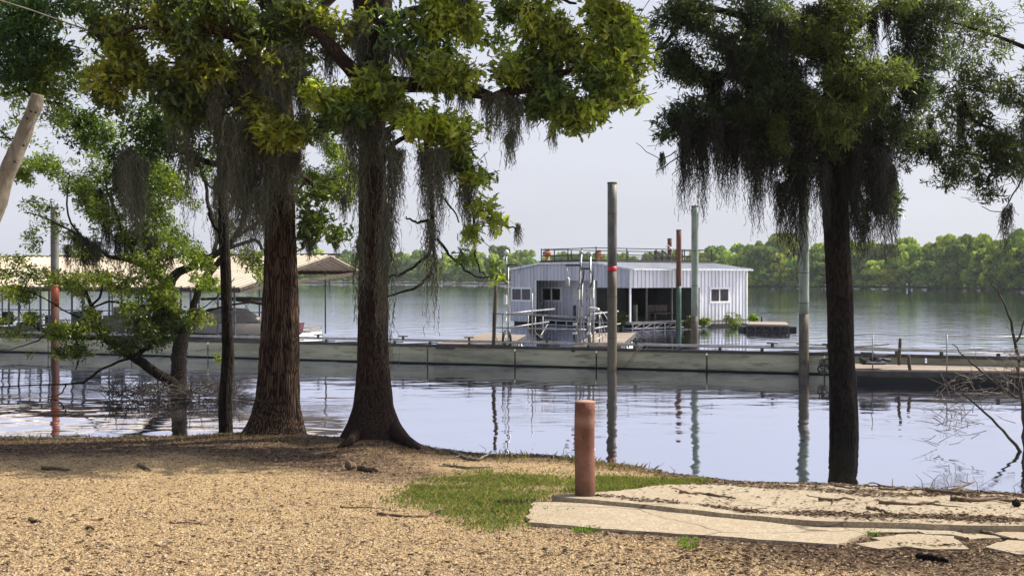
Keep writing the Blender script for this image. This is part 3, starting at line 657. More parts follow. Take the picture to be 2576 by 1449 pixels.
# ---------------------------------------------------------------- low deck on the right
dk=thing('low_deck','low brown plank deck with thin wire railing at the right edge of the water','dock',(11,28.3,.3))
def LP(px,py,z): Y=zy(py,z); return ((px-CX)*pm(Y),Y)
mb=MB(); deck(mb,[LP(2150,929,.33),LP(2800,936,.33),LP(2800,916,.33),LP(2150,912,.33)],.33,.06,.13); mb.build('deck',M['plank'],dk)
a=LP(2150,929,.33); b=LP(2800,936,.33)
mb=MB(); mb.beam((a[0],a[1],.22),(b[0],b[1],.22),.05,.13); mb.build('edge_beam',M['dsteel'],dk)
mb=MB(); P4=[LP(2156,930,.33),LP(2800,936.5,.33),LP(2800,917,.33),LP(2156,913,.33)]; mb.prism([(*q,-.2) for q in P4],[(*q,.16) for q in P4]); mb.build('float',M['dark'],dk)  # near-black float, its colour standing in for shade beneath the deck
def EP(px,z,): 
    q=(px-2150)/650; x=a[0]+(b[0]-a[0])*q; return np.array((x,a[1]+(b[1]-a[1])*q,z))
for i,px_ in enumerate((2143,2197,2387,2600)):
    r_=(px_-2150)/650; mb=MB(); mb.tube([EP(px_,.28),EP(px_,1.21)],.016,6); mb.build('rail_post',M['steel'],dk,True)
mb=MB(); mb.tube([EP(2120,1.16),EP(2197,1.21),EP(2290,1.185),EP(2387,1.19),EP(2480,1.16),EP(2600,1.18)],.010,5); mb.build('top_wire',M['steel'],dk,True)
mb=MB(); mb.tube([EP(2120,.86),EP(2197,.88),EP(2387,.80),EP(2600,.74)],.010,5); mb.build('middle_wire',M['steel'],dk,True)
# pile of machinery on the deck
t=thing('scrap_engine','heap of rusty dark engine parts and pipes on the low right deck','scrap',W(2195,905,28.9))
mb=MB(); mb.box(W(2195,905,28.9),(.55,.35,.22)); mb.box(W(2182,893,28.9),(.25,.3,.14)); mb.box(W(2215,897,28.9),(.3,.26,.10)); mb.build('engine_block',M['dsteel'],t)
mb=MB(); 
for k in range(8):
    x0=rng.uniform(2155,2210); mb.tube([W(x0,rng.uniform(900,916),28.7),W(x0+rng.uniform(10,45),rng.uniform(900,918),28.6)],rng.uniform(.02,.045),7)
mb.build('pipes',M['dsteel'],t,True)
mb=MB(); mb.beam(W(2178,911,28.6),W(2235,912,28.6),.12,.03); mb.build('shelf_plate',M['steel'],t)
mb=MB()
for k in range(7):
    c=W(2082+rng.uniform(-12,8),920+rng.uniform(-12,10),29.6); 
    mb.tube([c+np.array((math.cos(q)*.14,0,math.sin(q)*.10)) for q in np.linspace(0,5,9)],.018,5)
tag(mb.build('rope_tangle',M['dsteel'],None,True),'tangled dark rope hanging on the dock end left of the right tree','rope')
mb=MB(); c=[W(1612,868,32.6),W(1600,885,32.5),W(1585,905,32.4),W(1568,925,32.3)]; mb.tube(c,.010,5); mb.tube([q+np.array((.07,0,0)) for q in c],.008,5)
tag(mb.build('mooring_rope',M['plow'],None,True),'thin rope hanging down the float panel right of the red banded pile','rope')

# ---------------------------------------------------------------- houseboat
C0=np.array((5.94,58.,0)); ex=np.array((.6,-.8,0)); ey=np.array((.8,.6,0)); O=C0-10*ex; HL=8.64
hb=thing('houseboat','grey blue corrugated metal houseboat with open porch and roof deck','houseboat',O)
def L(x,y,z): return O+ex*x+ey*y+np.array((0,0,z))
HA=(ex,ey,(0,0,1))
def lb(mb,x0,x1,y0,y1,z0,z1): return mb.box(L((x0+x1)/2,(y0+y1)/2,(z0+z1)/2),(x1-x0,y1-y0,z1-z0),HA)
def hx(px,y=0):   # local x on gable plane y
    r=(px-CX)/F; o=O+ey*y; return (r*o[1]-o[0])/(ex[0]-r*ex[1])
def hy(px,x=10):
    r=(px-CX)/F; o=O+ex*x; return (r*o[1]-o[0])/(ey[0]-r*ey[1])
M['siding']=plain('painted_metal_siding',(.50,.51,.56),.45,.25,.16,2.2,.03,None,(1,1,.12))  # gable's shade put into the siding colour, darker and bluer
M['siding2']=plain('galvanised_panel',(.68,.69,.73),.4,.35,.14,2.2,.03,None,(1,1,.12))  # same siding made paler for the sunlit side
M['roofm']=plain('roof_sheet',(.62,.64,.67),.4,.3,.12,1.0,.05)
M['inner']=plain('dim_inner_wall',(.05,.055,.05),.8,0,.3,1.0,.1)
M['floorm']=plain('porch_floor',(.16,.14,.12),.8,0,.3,2,.1)
M['rail']=plain('dark_rail_iron',(.045,.04,.038),.6,.3,.2,6,.05)
M['frame']=plain('white_window_frame',(.75,.75,.76),.4,0,.08,5,.0)
n=NT('dark_glass'); M['glass']=n.set(n.ramp(n.noise(n.pos(),1.6,4),[(.4,(.010,.009,.012)),(.7,(.05,.04,.04))]),.05,spec=.6)
n=NT('clear_glass'); tr=n.n('BsdfTransparent'); tr.inputs[0].default_value=(.80,.86,.84,1); ms=n.n('MixShader'); ms.inputs[0].default_value=.15; n.set((.3,.34,.33),.1); n.l(tr.outputs[0],ms.inputs[1]); n.l(n.b.outputs[0],ms.inputs[2]); n.l(ms.outputs[0],n.out.inputs[0]); M['cglass']=n.m
def ribs(mb,axis,a0,a1,off,z0,z1,out,pitch=.30,d=.035):
    """ribbed sheet between a0..a1 along x (axis 0, at y=off) or y (axis 1, at x=off); out = +-1 outward; z0,z1 callables"""
    st=[]; k0=math.floor(a0/pitch); q=k0*pitch
    while q<a1+pitch:
        for s_,h_ in ((q-.045,0),(q-.022,d),(q+.022,d),(q+.045,0)):
            if a0<s_<a1: st.append((s_,h_))
        q+=pitch
    st=[(a0,0)]+st+[(a1,0)]; V=[]
    for s_,h_ in st:
        for zf in (z0,z1):
            V.append(L(s_,off+out*h_,zf(s_)) if axis==0 else L(off+out*h_,s_,zf(s_)))
    for s_,h_ in st:
        for zf in (z0,z1):
            V.append(L(s_,off-out*.04,zf(s_)) if axis==0 else L(off-out*.04,s_,zf(s_)))
    m=len(st); j=np.arange(m-1)*2; o_=2*m
    Fq=[np.stack([j,j+2,j+3,j+1],-1),np.stack([j+o_,j+1+o_,j+3+o_,j+2+o_],-1),np.stack([j+1,j+3,j+3+o_,j+1+o_],-1),np.stack([j,j+o_,j+2+o_,j+2],-1),
        np.array([(0,1,1+o_,o_),(2*m-2,2*m-2+o_,2*m-1+o_,2*m-1)])]
    mb.add(V,Fq)
def ct(z): return lambda s_: z
RP_=[(-.35,3.07),(2.8,3.43),(7.4,3.43),(10.35,3.06)]
def roofz(x): return float(np.interp(x,[q[0] for q in RP_],[q[1] for q in RP_]))-.03
xw0,xw1=hx(1288),hx(1338); xo0,xo1=hx(1348),hx(1503); zt=ct(2.11)
mb=MB(); Z0=ct(.15)
ribs(mb,0,0,xw0,0,Z0,roofz,-1); ribs(mb,0,xw0,xw1,0,Z0,ct(1.31),-1); ribs(mb,0,xw0,xw1,0,ct(2.06),roofz,-1); ribs(mb,0,xw1,xo0,0,Z0,roofz,-1)
ribs(mb,0,xo0,xo1,0,ct(2.47),roofz,-1); ribs(mb,0,xo1,10,0,zt,roofz,-1); mb.build('gable_wall',M['siding'],hb)
ys=hy(1761); yw0,yw1=hy(1785),hy(1833); er=ct(3.08)
mb=MB(); ribs(mb,1,0.05,ys,10,zt,er,1,.27); ribs(mb,1,ys,yw0,10,Z0,er,1,.27); ribs(mb,1,yw0,yw1,10,Z0,ct(1.30),1,.27); ribs(mb,1,yw0,yw1,10,ct(2.08),er,1,.27); ribs(mb,1,yw1,HL,10,Z0,er,1,.27); mb.build('side_wall',M['siding2'],hb)
for q in ((9.93,10.05,ys-.06,ys,.15,2.1),(9.97,10.045,-.045,.045,.36,3.07),(9.96,10.05,HL-.05,HL+.05,.15,3.06),(xo0-.04,xo0+.04,-.045,.03,.15,2.5)): mb=MB(); lb(mb,*q); mb.build('corner_trim',M['frame'],hb)
# back walls with window openings
def wall_with_windows(name,axis,off,a0,a1,wins,z0,z1f,out,mat,glass=True,slide=True):
    mb=MB(); cur=a0
    for w0,w1,b0,b1 in wins:
        ribs(mb,axis,cur,w0,off,ct(z0),z1f,out); ribs(mb,axis,w0,w1,off,ct(z0),ct(b0),out); ribs(mb,axis,w0,w1,off,ct(b1),z1f,out); cur=w1
    ribs(mb,axis,cur,a1,off,ct(z0),z1f,out); mb.build(name,mat,hb)
    for w0,w1,b0,b1 in wins: window(axis,off,w0,w1,b0,b1,out,'cglass' if glass else 'glass')
def window(axis,off,w0,w1,b0,b1,out,gm,nb=2):
    def q(mb,s0,s1,d0,d1,z0,z1):
        if axis==0: lb(mb,s0,s1,min(off+out*d0,off+out*d1),max(off+out*d0,off+out*d1),z0,z1)
        else: lb(mb,min(off+out*d0,off+out*d1),max(off+out*d0,off+out*d1),s0,s1,z0,z1)
    mb=MB(); f=.07
    q(mb,w0-.03,w0+f,-.05,.06,b0-.03,b1+.03); q(mb,w1-f,w1+.03,-.05,.06,b0-.03,b1+.03); q(mb,w0+f,w1-f,-.05,.06,b0-.03,b0+f); q(mb,w0+f,w1-f,-.05,.06,b1-f,b1+.03); m_=(w0+w1)/2; q(mb,m_-.035,m_+.035,-.04,.045,b0+f,b1-f)
    fr=mb.build('window_frame',M['frame'],hb)
    for s0,s1 in ((w0+f,m_-.035),(m_+.035,w1-f)):
        mb=MB(); q(mb,s0,s1,-.02,.0,b0+f,b1-f); mb.build('pane',M[gm],fr)
window(0,0,xw0,xw1,1.31,2.06,-1,'glass'); window(1,10,yw0,yw1,1.30,2.08,1,'glass')
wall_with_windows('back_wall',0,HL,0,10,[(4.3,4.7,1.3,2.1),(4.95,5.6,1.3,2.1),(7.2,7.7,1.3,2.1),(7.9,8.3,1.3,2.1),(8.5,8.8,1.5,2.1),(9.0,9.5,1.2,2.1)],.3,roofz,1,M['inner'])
wall_with_windows('rear_wall',1,0,0,HL,[(3,3.9,1.3,2.1),(5.4,6.2,1.3,2.1)],.15,er,-1,M['siding'])
a0=hx(1353,1.3); 
wl0,wl1=hx(1363,1.3),hx(1413,1.3)
wall_with_windows('porch_wall',0,1.3,a0,hx(1500,1.3),[(wl0,wl1,1.30,2.08)],.2,ct(3.0),-1,M['siding'],False)
mb=MB(); xi=hx(1500,1.3); lb(mb,xi,xi+.08,1.3,3.4,.3,3.0); mb.build('partition',M['inner'],hb); mb=MB(); lb(mb,a0-.08,a0,0.05,1.3,.2,3.0); mb.build('partition',M['inner'],hb)
mb=MB(); lb(mb,8.2,9.9,ys-1.2,ys-.1,.34,3.0) ; 
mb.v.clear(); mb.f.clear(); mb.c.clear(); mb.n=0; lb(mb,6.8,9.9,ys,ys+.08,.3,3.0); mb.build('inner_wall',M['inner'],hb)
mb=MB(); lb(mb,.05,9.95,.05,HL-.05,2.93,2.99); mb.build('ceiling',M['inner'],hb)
mb=MB(); lb(mb,xo0,10.12,.10,HL,.28,.36); mb.build('porch_deck',M['floorm'],hb)
mb=MB(); lb(mb,9.80,10.25,-.1,ys+.3,.365,.39); 
for k in np.arange(0,ys+.4,.75): mb.beam(L(10.2,k,-.05),L(10.2,k,.34),.07,.07); mb.beam(L(10.2,k,.05),L(10.2,k+.6,.30),.04,.04)
mb.beam(L(10.2,-.1,.31),L(10.2,ys+.3,.31),.05,.06); mb.beam(L(10.2,-.1,.07),L(10.2,ys+.3,.07),.05,.06)
for k in np.arange(xo0,10,.9): mb.beam(L(k,-.02,-.05),L(k,-.02,.32),.07,.07)
mb.beam(L(xo0,-.02,.30),L(10.1,-.02,.30),.05,.05); mb.beam(L(xo0,-.02,.06),L(10.1,-.02,.06),.05,.05); mb.build('deck_frame',M['steel'],hb)
mb=MB(); lb(mb,.1,9.9,.15,HL-.1,-.4,.14); lb(mb,9.88,10.1,ys+.2,HL,-.2,.12); mb.build('hull_float',M['dark'],hb)
mb=MB()
pq=[(x,x+.14,.02,.14,.2,1.15) for x in (hx(1356),hx(1442,.05))]+[(9.85,9.93,k,k+.08,.36,2.1) for k in (1.2,3.0)]+[(9.7,9.9,.5,.62,.3,1.25)]
for q in pq: mb=MB(); lb(mb,*q); mb.build('porch_post',M['dsteel'],hb)
mb=MB()   # roof sheet, ribbed along the slope
for (xa,za),(xb,zb_) in zip(RP_[:-1],RP_[1:]):
    yv=[]; q=-.12
    while q<HL-.12:
        yv+=[(q,0),(q+.20,0),(q+.215,.022),(q+.255,.022),(q+.27,0)]; q+=.3
    V=[]
    for y_,h_ in yv: V+=[L(xa,y_,za+h_+.02),L(xb,y_,zb_+h_+.02)]
    m=len(yv); V+=[v-np.array((0,0,.05)) for v in V]; j=np.arange(m-1)*2; o_=2*m
    mb.add(V,[np.stack([j,j+1,j+3,j+2],-1),np.stack([j+o_,j+2+o_,j+3+o_,j+1+o_],-1),np.array([(0,o_,1+o_,1),(2*m-2,2*m-1,2*m-1+o_,2*m-2+o_)]),np.stack([j,j+2,j+2+o_,j+o_],-1),np.stack([j+1,j+1+o_,j+3+o_,j+3],-1)])
mb.build('roof',M['roofm'],hb)
mb=MB(); 
for (xa,za),(xb,zb_) in zip(RP_[:-1],RP_[1:]): mb.beam(L(xa,-.15,za-.02),L(xb,-.15,zb_-.02),.04,.10); mb.beam(L(xa,HL+.12,za-.02),L(xb,HL+.12,zb_-.02),.04,.10)
mb.beam(L(10.37,-.12,3.04),L(10.37,HL+.10,3.04),.05,.07); mb.build('fascia',M['siding2'],hb)
mb=MB(); lb(mb,2.7,7.5,-.05,HL+.05,3.475,3.53); mb.build('roof_deck',M['dsteel'],hb)
rr_=[(2.8,0),(7.4,0),(7.4,HL),(2.8,HL)]; zt_=4.18
mb=MB()
for (x0,y0),(x1,y1) in zip(rr_,rr_[1:]+rr_[:1]):
    for z_ in (zt_,3.83,3.56): mb.beam(L(x0,y0,z_),L(x1,y1,z_),.045,.045)
mb.build('roof_railing',M['rail'],hb)
for (x0,y0),(x1,y1) in zip(rr_,rr_[1:]+rr_[:1]):
    k=4 
    for i in range(k):
        q=i/k; mb=MB(); x_,y_=x0+(x1-x0)*q,y0+(y1-y0)*q; mb.beam(L(x_,y_,3.5),L(x_,y_,zt_+(.06 if i==0 else 0)),.055,.055); mb.build('railing_post',M['rail'],hb)
mb=MB(); y0=hy(1662,7); y1=hy(1700,7)
for xx in (6.6,7.1):
    mb.beam(L(xx,y0,4.1),L(xx,y1,3.5),.06,.10); mb.beam(L(xx,y0-.5,4.0),L(xx,y0+.6,3.5),.05,.07); mb.beam(L(xx,y0,3.5),L(xx,y0,4.15),.06,.06); mb.beam(L(xx,y1+.4,3.5),L(xx,y1+.4,4.2),.06,.06)
mb.build('stair_hatch',M['rail'],hb)
mb=MB(); lb(mb,3.1,6.9,1.0,6.0,3.535,3.56); mb.build('roof_mat',plain('tan_mat',(.42,.33,.24),.9),hb)
M['terra']=plain('terracotta',(.42,.17,.10),.8,0,.2,8,.1)
for px_,xx,yy__,s_,lb_ in ((1376,0,.8,1.0,'terracotta urn on the roof deck at the left end of the railing'),(1506,0,1.6,.8,'terracotta planter on the roof deck behind the front railing corner')):
    q=L(hx(px_,yy__),yy__,3.54); t=thing('urn',lb_,'planter',q); mb=MB(); mb.lathe(q,[(.20*s_,0),(.12*s_,.10*s_),(.06*s_,.16*s_),(.10*s_,.22*s_),(.24*s_,.36*s_),(.25*s_,.5*s_),(.20*s_,.56*s_)],14); mb.build('bowl',M['terra'],t,True)
    mb=MB(); P=blobpts(q+np.array((0,0,.62*s_)),(.15,.15,.08),30,-2); rosettes(mb,None,P,q,.09,.4,4,[(.10,.06,.03),(.08,.07,.03)],'oval'); mb.build('plant',M['leafsmall'],t)
for px_ in (1618,):
    q=L(5.5,6.8,3.5); mb=MB(); mb.tube([q,q+np.array((0,0,.9))],.02,5); mb.tube([q+np.array((0,0,.85)),q+np.array((.2,0,.98)),q+np.array((.35,0,.86))],.02,5); mb.lathe(q+np.array((.35,0,.76)),[(.10,0),(.07,.08),(.03,.12)],8)
    tag(mb.build('deck_lamp',M['frame'],None,True),'small curved white lamp standing on the houseboat roof deck','lamp')
# chairs and clutter inside the porch
t=thing('porch_bench','dark bench standing in the shade of the houseboat porch','bench',L(9.2,2.8,.36))
mb=MB(); lb(mb,9.0,9.5,2.2,3.6,.74,.80); mb.build('seat',M['wood'],t)
mb=MB(); lb(mb,8.93,8.99,2.2,3.6,.85,1.2); mb.build('backrest',M['wood'],t)
for yy_ in (2.3,3.5):
    mb=MB(); lb(mb,9.4,9.46,yy_-.03,yy_+.03,.36,.74); mb.build('leg',M['dsteel'],t); mb=MB(); lb(mb,8.94,9.0,yy_-.03,yy_+.03,.36,.85); mb.build('leg',M['dsteel'],t)
# small landing with deck on the right of the houseboat
t=thing('landing_stage','low pale landing stage sticking out right of the houseboat','dock',W(1930,812,62))
mb=MB(); Pq=[fp(1880,815,.38),fp(1985,817,.38),fp(1978,810,.38),fp(1886,809,.38)]; mb.prism([(p_[0],p_[1],.30) for p_ in Pq],[(p_[0],p_[1],.38) for p_ in Pq]); mb.build('deck',M['plank'],t)
mb=MB(); A_=np.array(Pq[0]); B_=np.array(Pq[1])
for k in range(6):
    q=A_+(B_-A_)*k/5; mb.beam((q[0],q[1],-.1),(q[0],q[1],.3),.07,.07); 
    if k<5: q2=A_+(B_-A_)*(k+1)/5; mb.beam((q[0],q[1],.04),(q2[0],q2[1],.27),.04,.04)
mb.beam((A_[0],A_[1],.05),(B_[0],B_[1],.05),.06,.06); mb.beam((A_[0],A_[1],.27),(B_[0],B_[1],.27),.06,.06); mb.build('frame',M['dsteel'],t)
mb=MB(); mb.box((np.array(Pq[0])+np.array(Pq[2]))/2-np.array((0,0,.32)),(2.6,1.3,.30)); mb.build('float',M['dark'],t)
post(1916,826,795,4,60.5,'thin dark post at the landing stage right of the houseboat')
def bush(px,py,rx,ry,Y,n_,label,cols,leaf=.11):
    c=W(px,py,Y); t=thing('bush',label,'bush',c-np.array((0,0,ry*pm(Y)))); mb=MB(); tw=MB(); P=blobpts(c,(rx*pm(Y),rx*pm(Y)*.8,ry*pm(Y)),n_,-.4,2.)
    rosettes(mb,None,P,c,leaf,.5,6,cols,'oval',.3,.3,.03,.8); 
    for q in P[::6]: tw.tube([c-np.array((0,0,ry*pm(Y))),(c+q)/2,q],[.012,.008,.004],4,False)
    mb.build('foliage',M['leafsmall'],t); tw.build('stems',M['twig'],t)
YG=[(.13,.19,.035),(.10,.16,.03),(.16,.20,.05)]
bush(1843,803,24,19,61.3,130,'rounded yellow green bush below the window of the houseboat side wall',YG,.085)
bush(1897,800,13,9,60.8,40,'bright green leafy bush at the far right corner of the houseboat',[(.16,.24,.03),(.12,.2,.03)],.15)
bush(1772,808,14,14,59.6,60,'small green weed clump at the houseboat corner right of the slim pile',YG)
bush(1733,812,16,16,58.8,90,'tangled brown green weeds growing between the two coloured piles',[(.10,.10,.04),(.08,.09,.035)])
bush(1562,806,14,22,58.4,70,'shaded green weeds at the near corner of the houseboat porch',[(.08,.14,.03),(.05,.09,.02)])
bush(1345,800,18,14,64.,60,'dark weed clump below the gable wall of the houseboat',[(.05,.06,.03),(.04,.05,.025)])
bush(1850,815,14,8,60.8,40,'low yellow green weeds trailing in the water under the rounded bush',YG)

# ---------------------------------------------------------------- covered boat slips on the left
n=NT('covered_dock_roof'); p=n.pos(); f=n.noise(p,1.2,6,.6); M['croof']=n.set(n.ramp(f,[(.3,(.31,.25,.19)),(.6,(.44,.37,.29))]),.55,.2,n.bump(n.noise(p,9,4),.15,.01))
M['pstl']=plain('dull_blue_steel',(.10,.105,.125),.5,.3,.2,5,.05); Xr=-9.1; bd=np.array((1,-.362,0)); bd/=np.linalg.norm(bd); bn=np.array((-bd[1],bd[0],0)); bn=np.array((.34,.94,0))  # post steel coloured dark to carry the backlit look
Eo=np.array((Xr,38.5,0.))
cd=thing('covered_dock','long covered boat slip with ribbed tan metal roof on thin posts','boathouse',Eo)
BL=26.0
def CP(s_,t_,z): return Eo-bd*s_+bn*t_+np.array((0,0,z))       # s_ metres to the left, t_ depth
prof=[(0,2.30),(6.25,3.48),(8.6,2.92)]
mb=MB()
for (ta,za),(tb_,zb_) in zip(prof[:-1],prof[1:]):
    sv=[];q=0.
    while q<BL: sv+=[(q,0),(q+.16,0),(q+.18,.035),(q+.23,.035),(q+.25,0)]; q+=.30
    V=[]
    for s_,h_ in sv: V+=[CP(s_,ta,za+h_),CP(s_,tb_,zb_+h_)]
    m=len(sv); V+=[v-np.array((0,0,.04)) for v in V]; j=np.arange(m-1)*2; o_=2*m
    mb.add(V,[np.stack([j,j+2,j+3,j+1],-1),np.stack([j+o_,j+1+o_,j+3+o_,j+2+o_],-1),np.array([(0,1,1+o_,o_),(2*m-2,2*m-2+o_,2*m-1+o_,2*m-1)]),np.stack([j,j+o_,j+2+o_,j+2],-1)])
mb.build('roof',M['croof'],cd)
mb=MB(); mb.beam(CP(-.02,0.05,2.2),CP(BL,0.05,2.2),.06,.14); mb.beam(CP(.05,0,2.22),CP(.05,6.25,3.38),.05,.12); mb.beam(CP(-.3,8.6,2.84),CP(BL,8.6,2.84),.06,.16); mb.beam(CP(.05,6.25,3.38),CP(.05,8.6,2.84),.05,.12)
for s_ in np.arange(.1,BL,3.2): mb.beam(CP(s_,0,2.17),CP(s_,8.6,2.80),.06,.12); mb.beam(CP(s_,0,2.2),CP(s_,6.25,3.36),.05,.08)
for t_ in (1.5,3,4.5,7.2): mb.beam(CP(.1,t_,2.2+t_*.185),CP(BL,t_,2.2+t_*.185),.05,.08)
mb.build('roof_truss',M['wood'],cd)
k=0
for s_ in np.concatenate(([.25],np.arange(.9,BL,.50)+rng.uniform(-.1,.1,len(np.arange(.9,BL,.50))))):
    tt_=.08 if k%3!=2 else 8.3; zt0=2.2 if tt_<1 else 2.85
    mb=MB(); mb.beam(CP(s_,tt_,.35),CP(s_,tt_,zt0),.055,.055); mb.build('roof_post',M['pstl'],cd); k+=1
mb=MB(); 
for z_ in (1.46,1.10): mb.beam(CP(-.9,.1,z_),CP(BL,.1,z_),.035,.035)
mb.build('guard_rail',M['pstl'],cd)
mb=MB(); q0=[CP(-.9,-.15,0),CP(BL,-.15,0),CP(BL,1.1,0),CP(-.9,1.1,0)]; deck(mb,[q[:2] for q in (q0[1],q0[0],q0[3],q0[2])],.62,.06,.14); 
for s_ in np.arange(1.5,BL,4.0):
    q0=[CP(s_,1.1,0),CP(s_+.8,1.1,0),CP(s_+.8,8.3,0),CP(s_,8.3,0)]; deck(mb,[q[:2] for q in (q0[1],q0[0],q0[3],q0[2])],.62,.06,.14)
mb.build('walkway',M['plank'],cd)
mb=MB(); mb.beam(CP(-.9,-.18,.52),CP(BL,-.18,.52),.05,.14); mb.build('walkway_edge',M['dsteel'],cd)
mb=MB()
for s_ in np.arange(1.5,BL,4.0): mb.beam(CP(s_+.4,1.1,.2),CP(s_+.4,8.3,.2),.7,.5)
mb.build('slip_float',M['white'],cd)
# boats in the slips
M['hullw']=plain('boat_gelcoat',(.55,.54,.52),.25,0,.08,2,.02); M['maroon']=plain('maroon_hull',(.11,.03,.035),.25,0,.2,2,.02); M['canvas']=plain('black_canvas',(.02,.02,.022),.8,0,.3,4,.1); M['cover']=plain('grey_boat_cover',(.30,.29,.28),.85,0,.2,2,.15)
M['dgreen']=plain('dark_green_paint',(.03,.06,.045),.5,0,.3,3,.1)
def hull(mbs,c,ax,L_,wid,zk,zs,n_=14,lo=None):
    """lofted boat hull, bow towards +ax"""
    ay=np.array((-ax[1],ax[0],0)); rows=[]
    for i in range(n_):
        u=i/(n_-1); w_=wid/2*(1-max(0,(u-.45)/.55)**2.2)*(.92+.08*min(1,u*3)); zz_=zs+.22*max(0,u-.4)**1.5; kk=zk+(.55*(zs-zk))*max(0,(u-.6)/.4)**2
        o=c+ax*(u-.5)*L_
        rows.append([o+ay*(-w_)+np.array((0,0,zz_)),o+ay*(-w_*.86)+np.array((0,0,(kk*.55+zz_*.45))),o+np.array((0,0,kk)),o+ay*(w_*.86)+np.array((0,0,(kk*.55+zz_*.45))),o+ay*w_+np.array((0,0,zz_))])
    V=np.array(rows).reshape(-1,3); i=np.arange(n_-1)[:,None]*5; j=np.arange(4)[None,:]
    low=np.stack([i+j[:,1:3],i+j[:,1:3]+5,i+j[:,1:3]+6,i+j[:,1:3]+1],-1).reshape(-1,4); hi=np.stack([i+np.array([[0,3]]),i+np.array([[0,3]])+5,i+np.array([[0,3]])+6,i+np.array([[0,3]])+1],-1).reshape(-1,4)
    mbs[0].add(V,[low,np.array([[0,1,2,3,4]])]); mbs[1].add(V,[hi]); return rows
bx=(-bd); 
c=W(560,840,41.5); c[2]=0
t=thing('runabout','white and maroon runabout under a grey cover in the covered dock','boat',c)
m0,m1=MB(),MB(); rows=hull((m0,m1),c,-bd,5.6,2.1,.35,1.02); m0.build('lower_hull',M['maroon'],t,True); m1.build('upper_hull',M['hullw'],t,True)
mb=MB(); V=[r_[0] for r_ in rows]+[r_[4] for r_ in rows]; n_=len(rows); j=np.arange(n_-1); mb.add(V,[np.stack([j,j+1,j+1+n_,j+n_],-1)]); mb.build('foredeck',M['hullw'],t)
mb=MB(); o=c+np.array((0,0,1.04)); ay=np.array((bd[1],-bd[0],0)); B=[o-bd*1.3+ay*.8,o+bd*1.2+ay*.95,o+bd*1.2-ay*.95,o-bd*1.3-ay*.8]; T_=[o-bd*.2+ay*.5+np.array((0,0,.50)),o+bd*.6+ay*.6+np.array((0,0,.46)),o+bd*.6-ay*.6+np.array((0,0,.46)),o-bd*.2-ay*.5+np.array((0,0,.50))]; mb.prism(B,T_); mb.build('boat_cover',M['cover'],t)
mb=MB(); tp=c+np.array((0,0,1.86)); 
for k in range(6):
    a_=tp+bd*(k*.42-.3)+np.array((0,0,.06*math.sin(k*.63)-.02*k)); b_=tp+bd*((k+1)*.42-.3)+np.array((0,0,.06*math.sin((k+1)*.63)-.02*(k+1))); mb.beam(a_,b_,1.8,.09)
mb.build('bimini_top',M['canvas'],t)
mb=MB()
for sgn in (-1,1):
    b0_=c+ay*sgn*.85+bd*.9+np.array((0,0,1.0)); mb.tube([b0_,tp+ay*sgn*.85+bd*.2],.015,5); mb.tube([b0_,tp+ay*sgn*.85+bd*1.8],.015,5)
mb.build('bimini_frame',M['steel'],t,True)
# pontoon boat
c=W(400,840,43.5); c[2]=0
t=thing('pontoon_boat','grey pontoon boat with rail fence and raised console in the covered dock','boat',c)
for sgn in (-1,1):
    mb=MB(); mb.tube([c+ay*sgn*.9-bd*3.0+np.array((0,0,.2)),c+ay*sgn*.9-bd*2.6+np.array((0,0,.15)),c+ay*sgn*.9+bd*2.8+np.array((0,0,.15))],[.05,.28,.28],12); mb.build('pontoon',M['steel'],t,True)
mb=MB(); mb.box(c+np.array((0,0,.50)),(5.8,2.4,.12),(bd,ay,(0,0,1))); mb.build('deck',M['hullw'],t)
mb=MB()
for sgn in (-1,1):
    mb.box(c+ay*sgn*1.17+np.array((0,0,.85)),(5.2,.04,.50),(bd,ay,(0,0,1)))
mb.build('side_panel',M['box'],t)
mb=MB(); mb.box(c+bd*.4+np.array((0,0,1.0)),(.6,.5,.9),(bd,ay,(0,0,1))); mb.build('console',M['hullw'],t)
for k in (-1.6,-.4,1.8): mb=MB(); mb.box(c+bd*k+ay*.6+np.array((0,0,.95)),(.55,.5,.5),(bd,ay,(0,0,1))); mb.box(c+bd*(k+.25)+ay*.6+np.array((0,0,1.3)),(.12,.5,.45),(bd,ay,(0,0,1))); mb.build('seat',M['cover'],t)
mb=MB(); mb.lathe(c-bd*.5+np.array((0,0,1.35)),[(.32,0),(.32,.08),(.22,.16),(.05,.18)],12); mb.build('round_table',M['canvas'],t)
c=W(218,822,41.8); t=thing('dock_locker','dark green dock locker box on the walkway of the covered dock','locker',c-np.array((0,0,.4)))
mb=MB(); mb.box(c,(.75,.7,1.0),(bd,ay,(0,0,1))); mb.build('body',M['dgreen'],t); mb=MB(); mb.box(c+np.array((0,0,.53)),(.82,.77,.06),(bd,ay,(0,0,1))); mb.build('lid',M['dgreen'],t)
c=W(10,830,46); c[2]=0; t=thing('fishing_boat','grey fishing boat with outboard motor at the left end of the covered dock','boat',c)
m0,m1=MB(),MB(); rows=hull((m0,m1),c,-bd,4.6,1.7,.05,.62); m0.build('lower_hull',M['box'],t,True); m1.build('upper_hull',M['box'],t,True)
mb=MB(); V=[r_[0]-np.array((0,0,.12)) for r_ in rows]+[r_[4]-np.array((0,0,.12)) for r_ in rows]; n_=len(rows); j=np.arange(n_-1); mb.add(V,[np.stack([j,j+1,j+1+n_,j+n_],-1)]); mb.build('floor',M['cover'],t)
mb=MB(); mb.box(c+bd*2.35+np.array((0,0,.95)),(.35,.3,.4),(bd,ay,(0,0,1))); mb.box(c+bd*2.4+np.array((0,0,.4)),(.14,.1,.8),(bd,ay,(0,0,1))); mb.build('outboard_motor',M['canvas'],t)
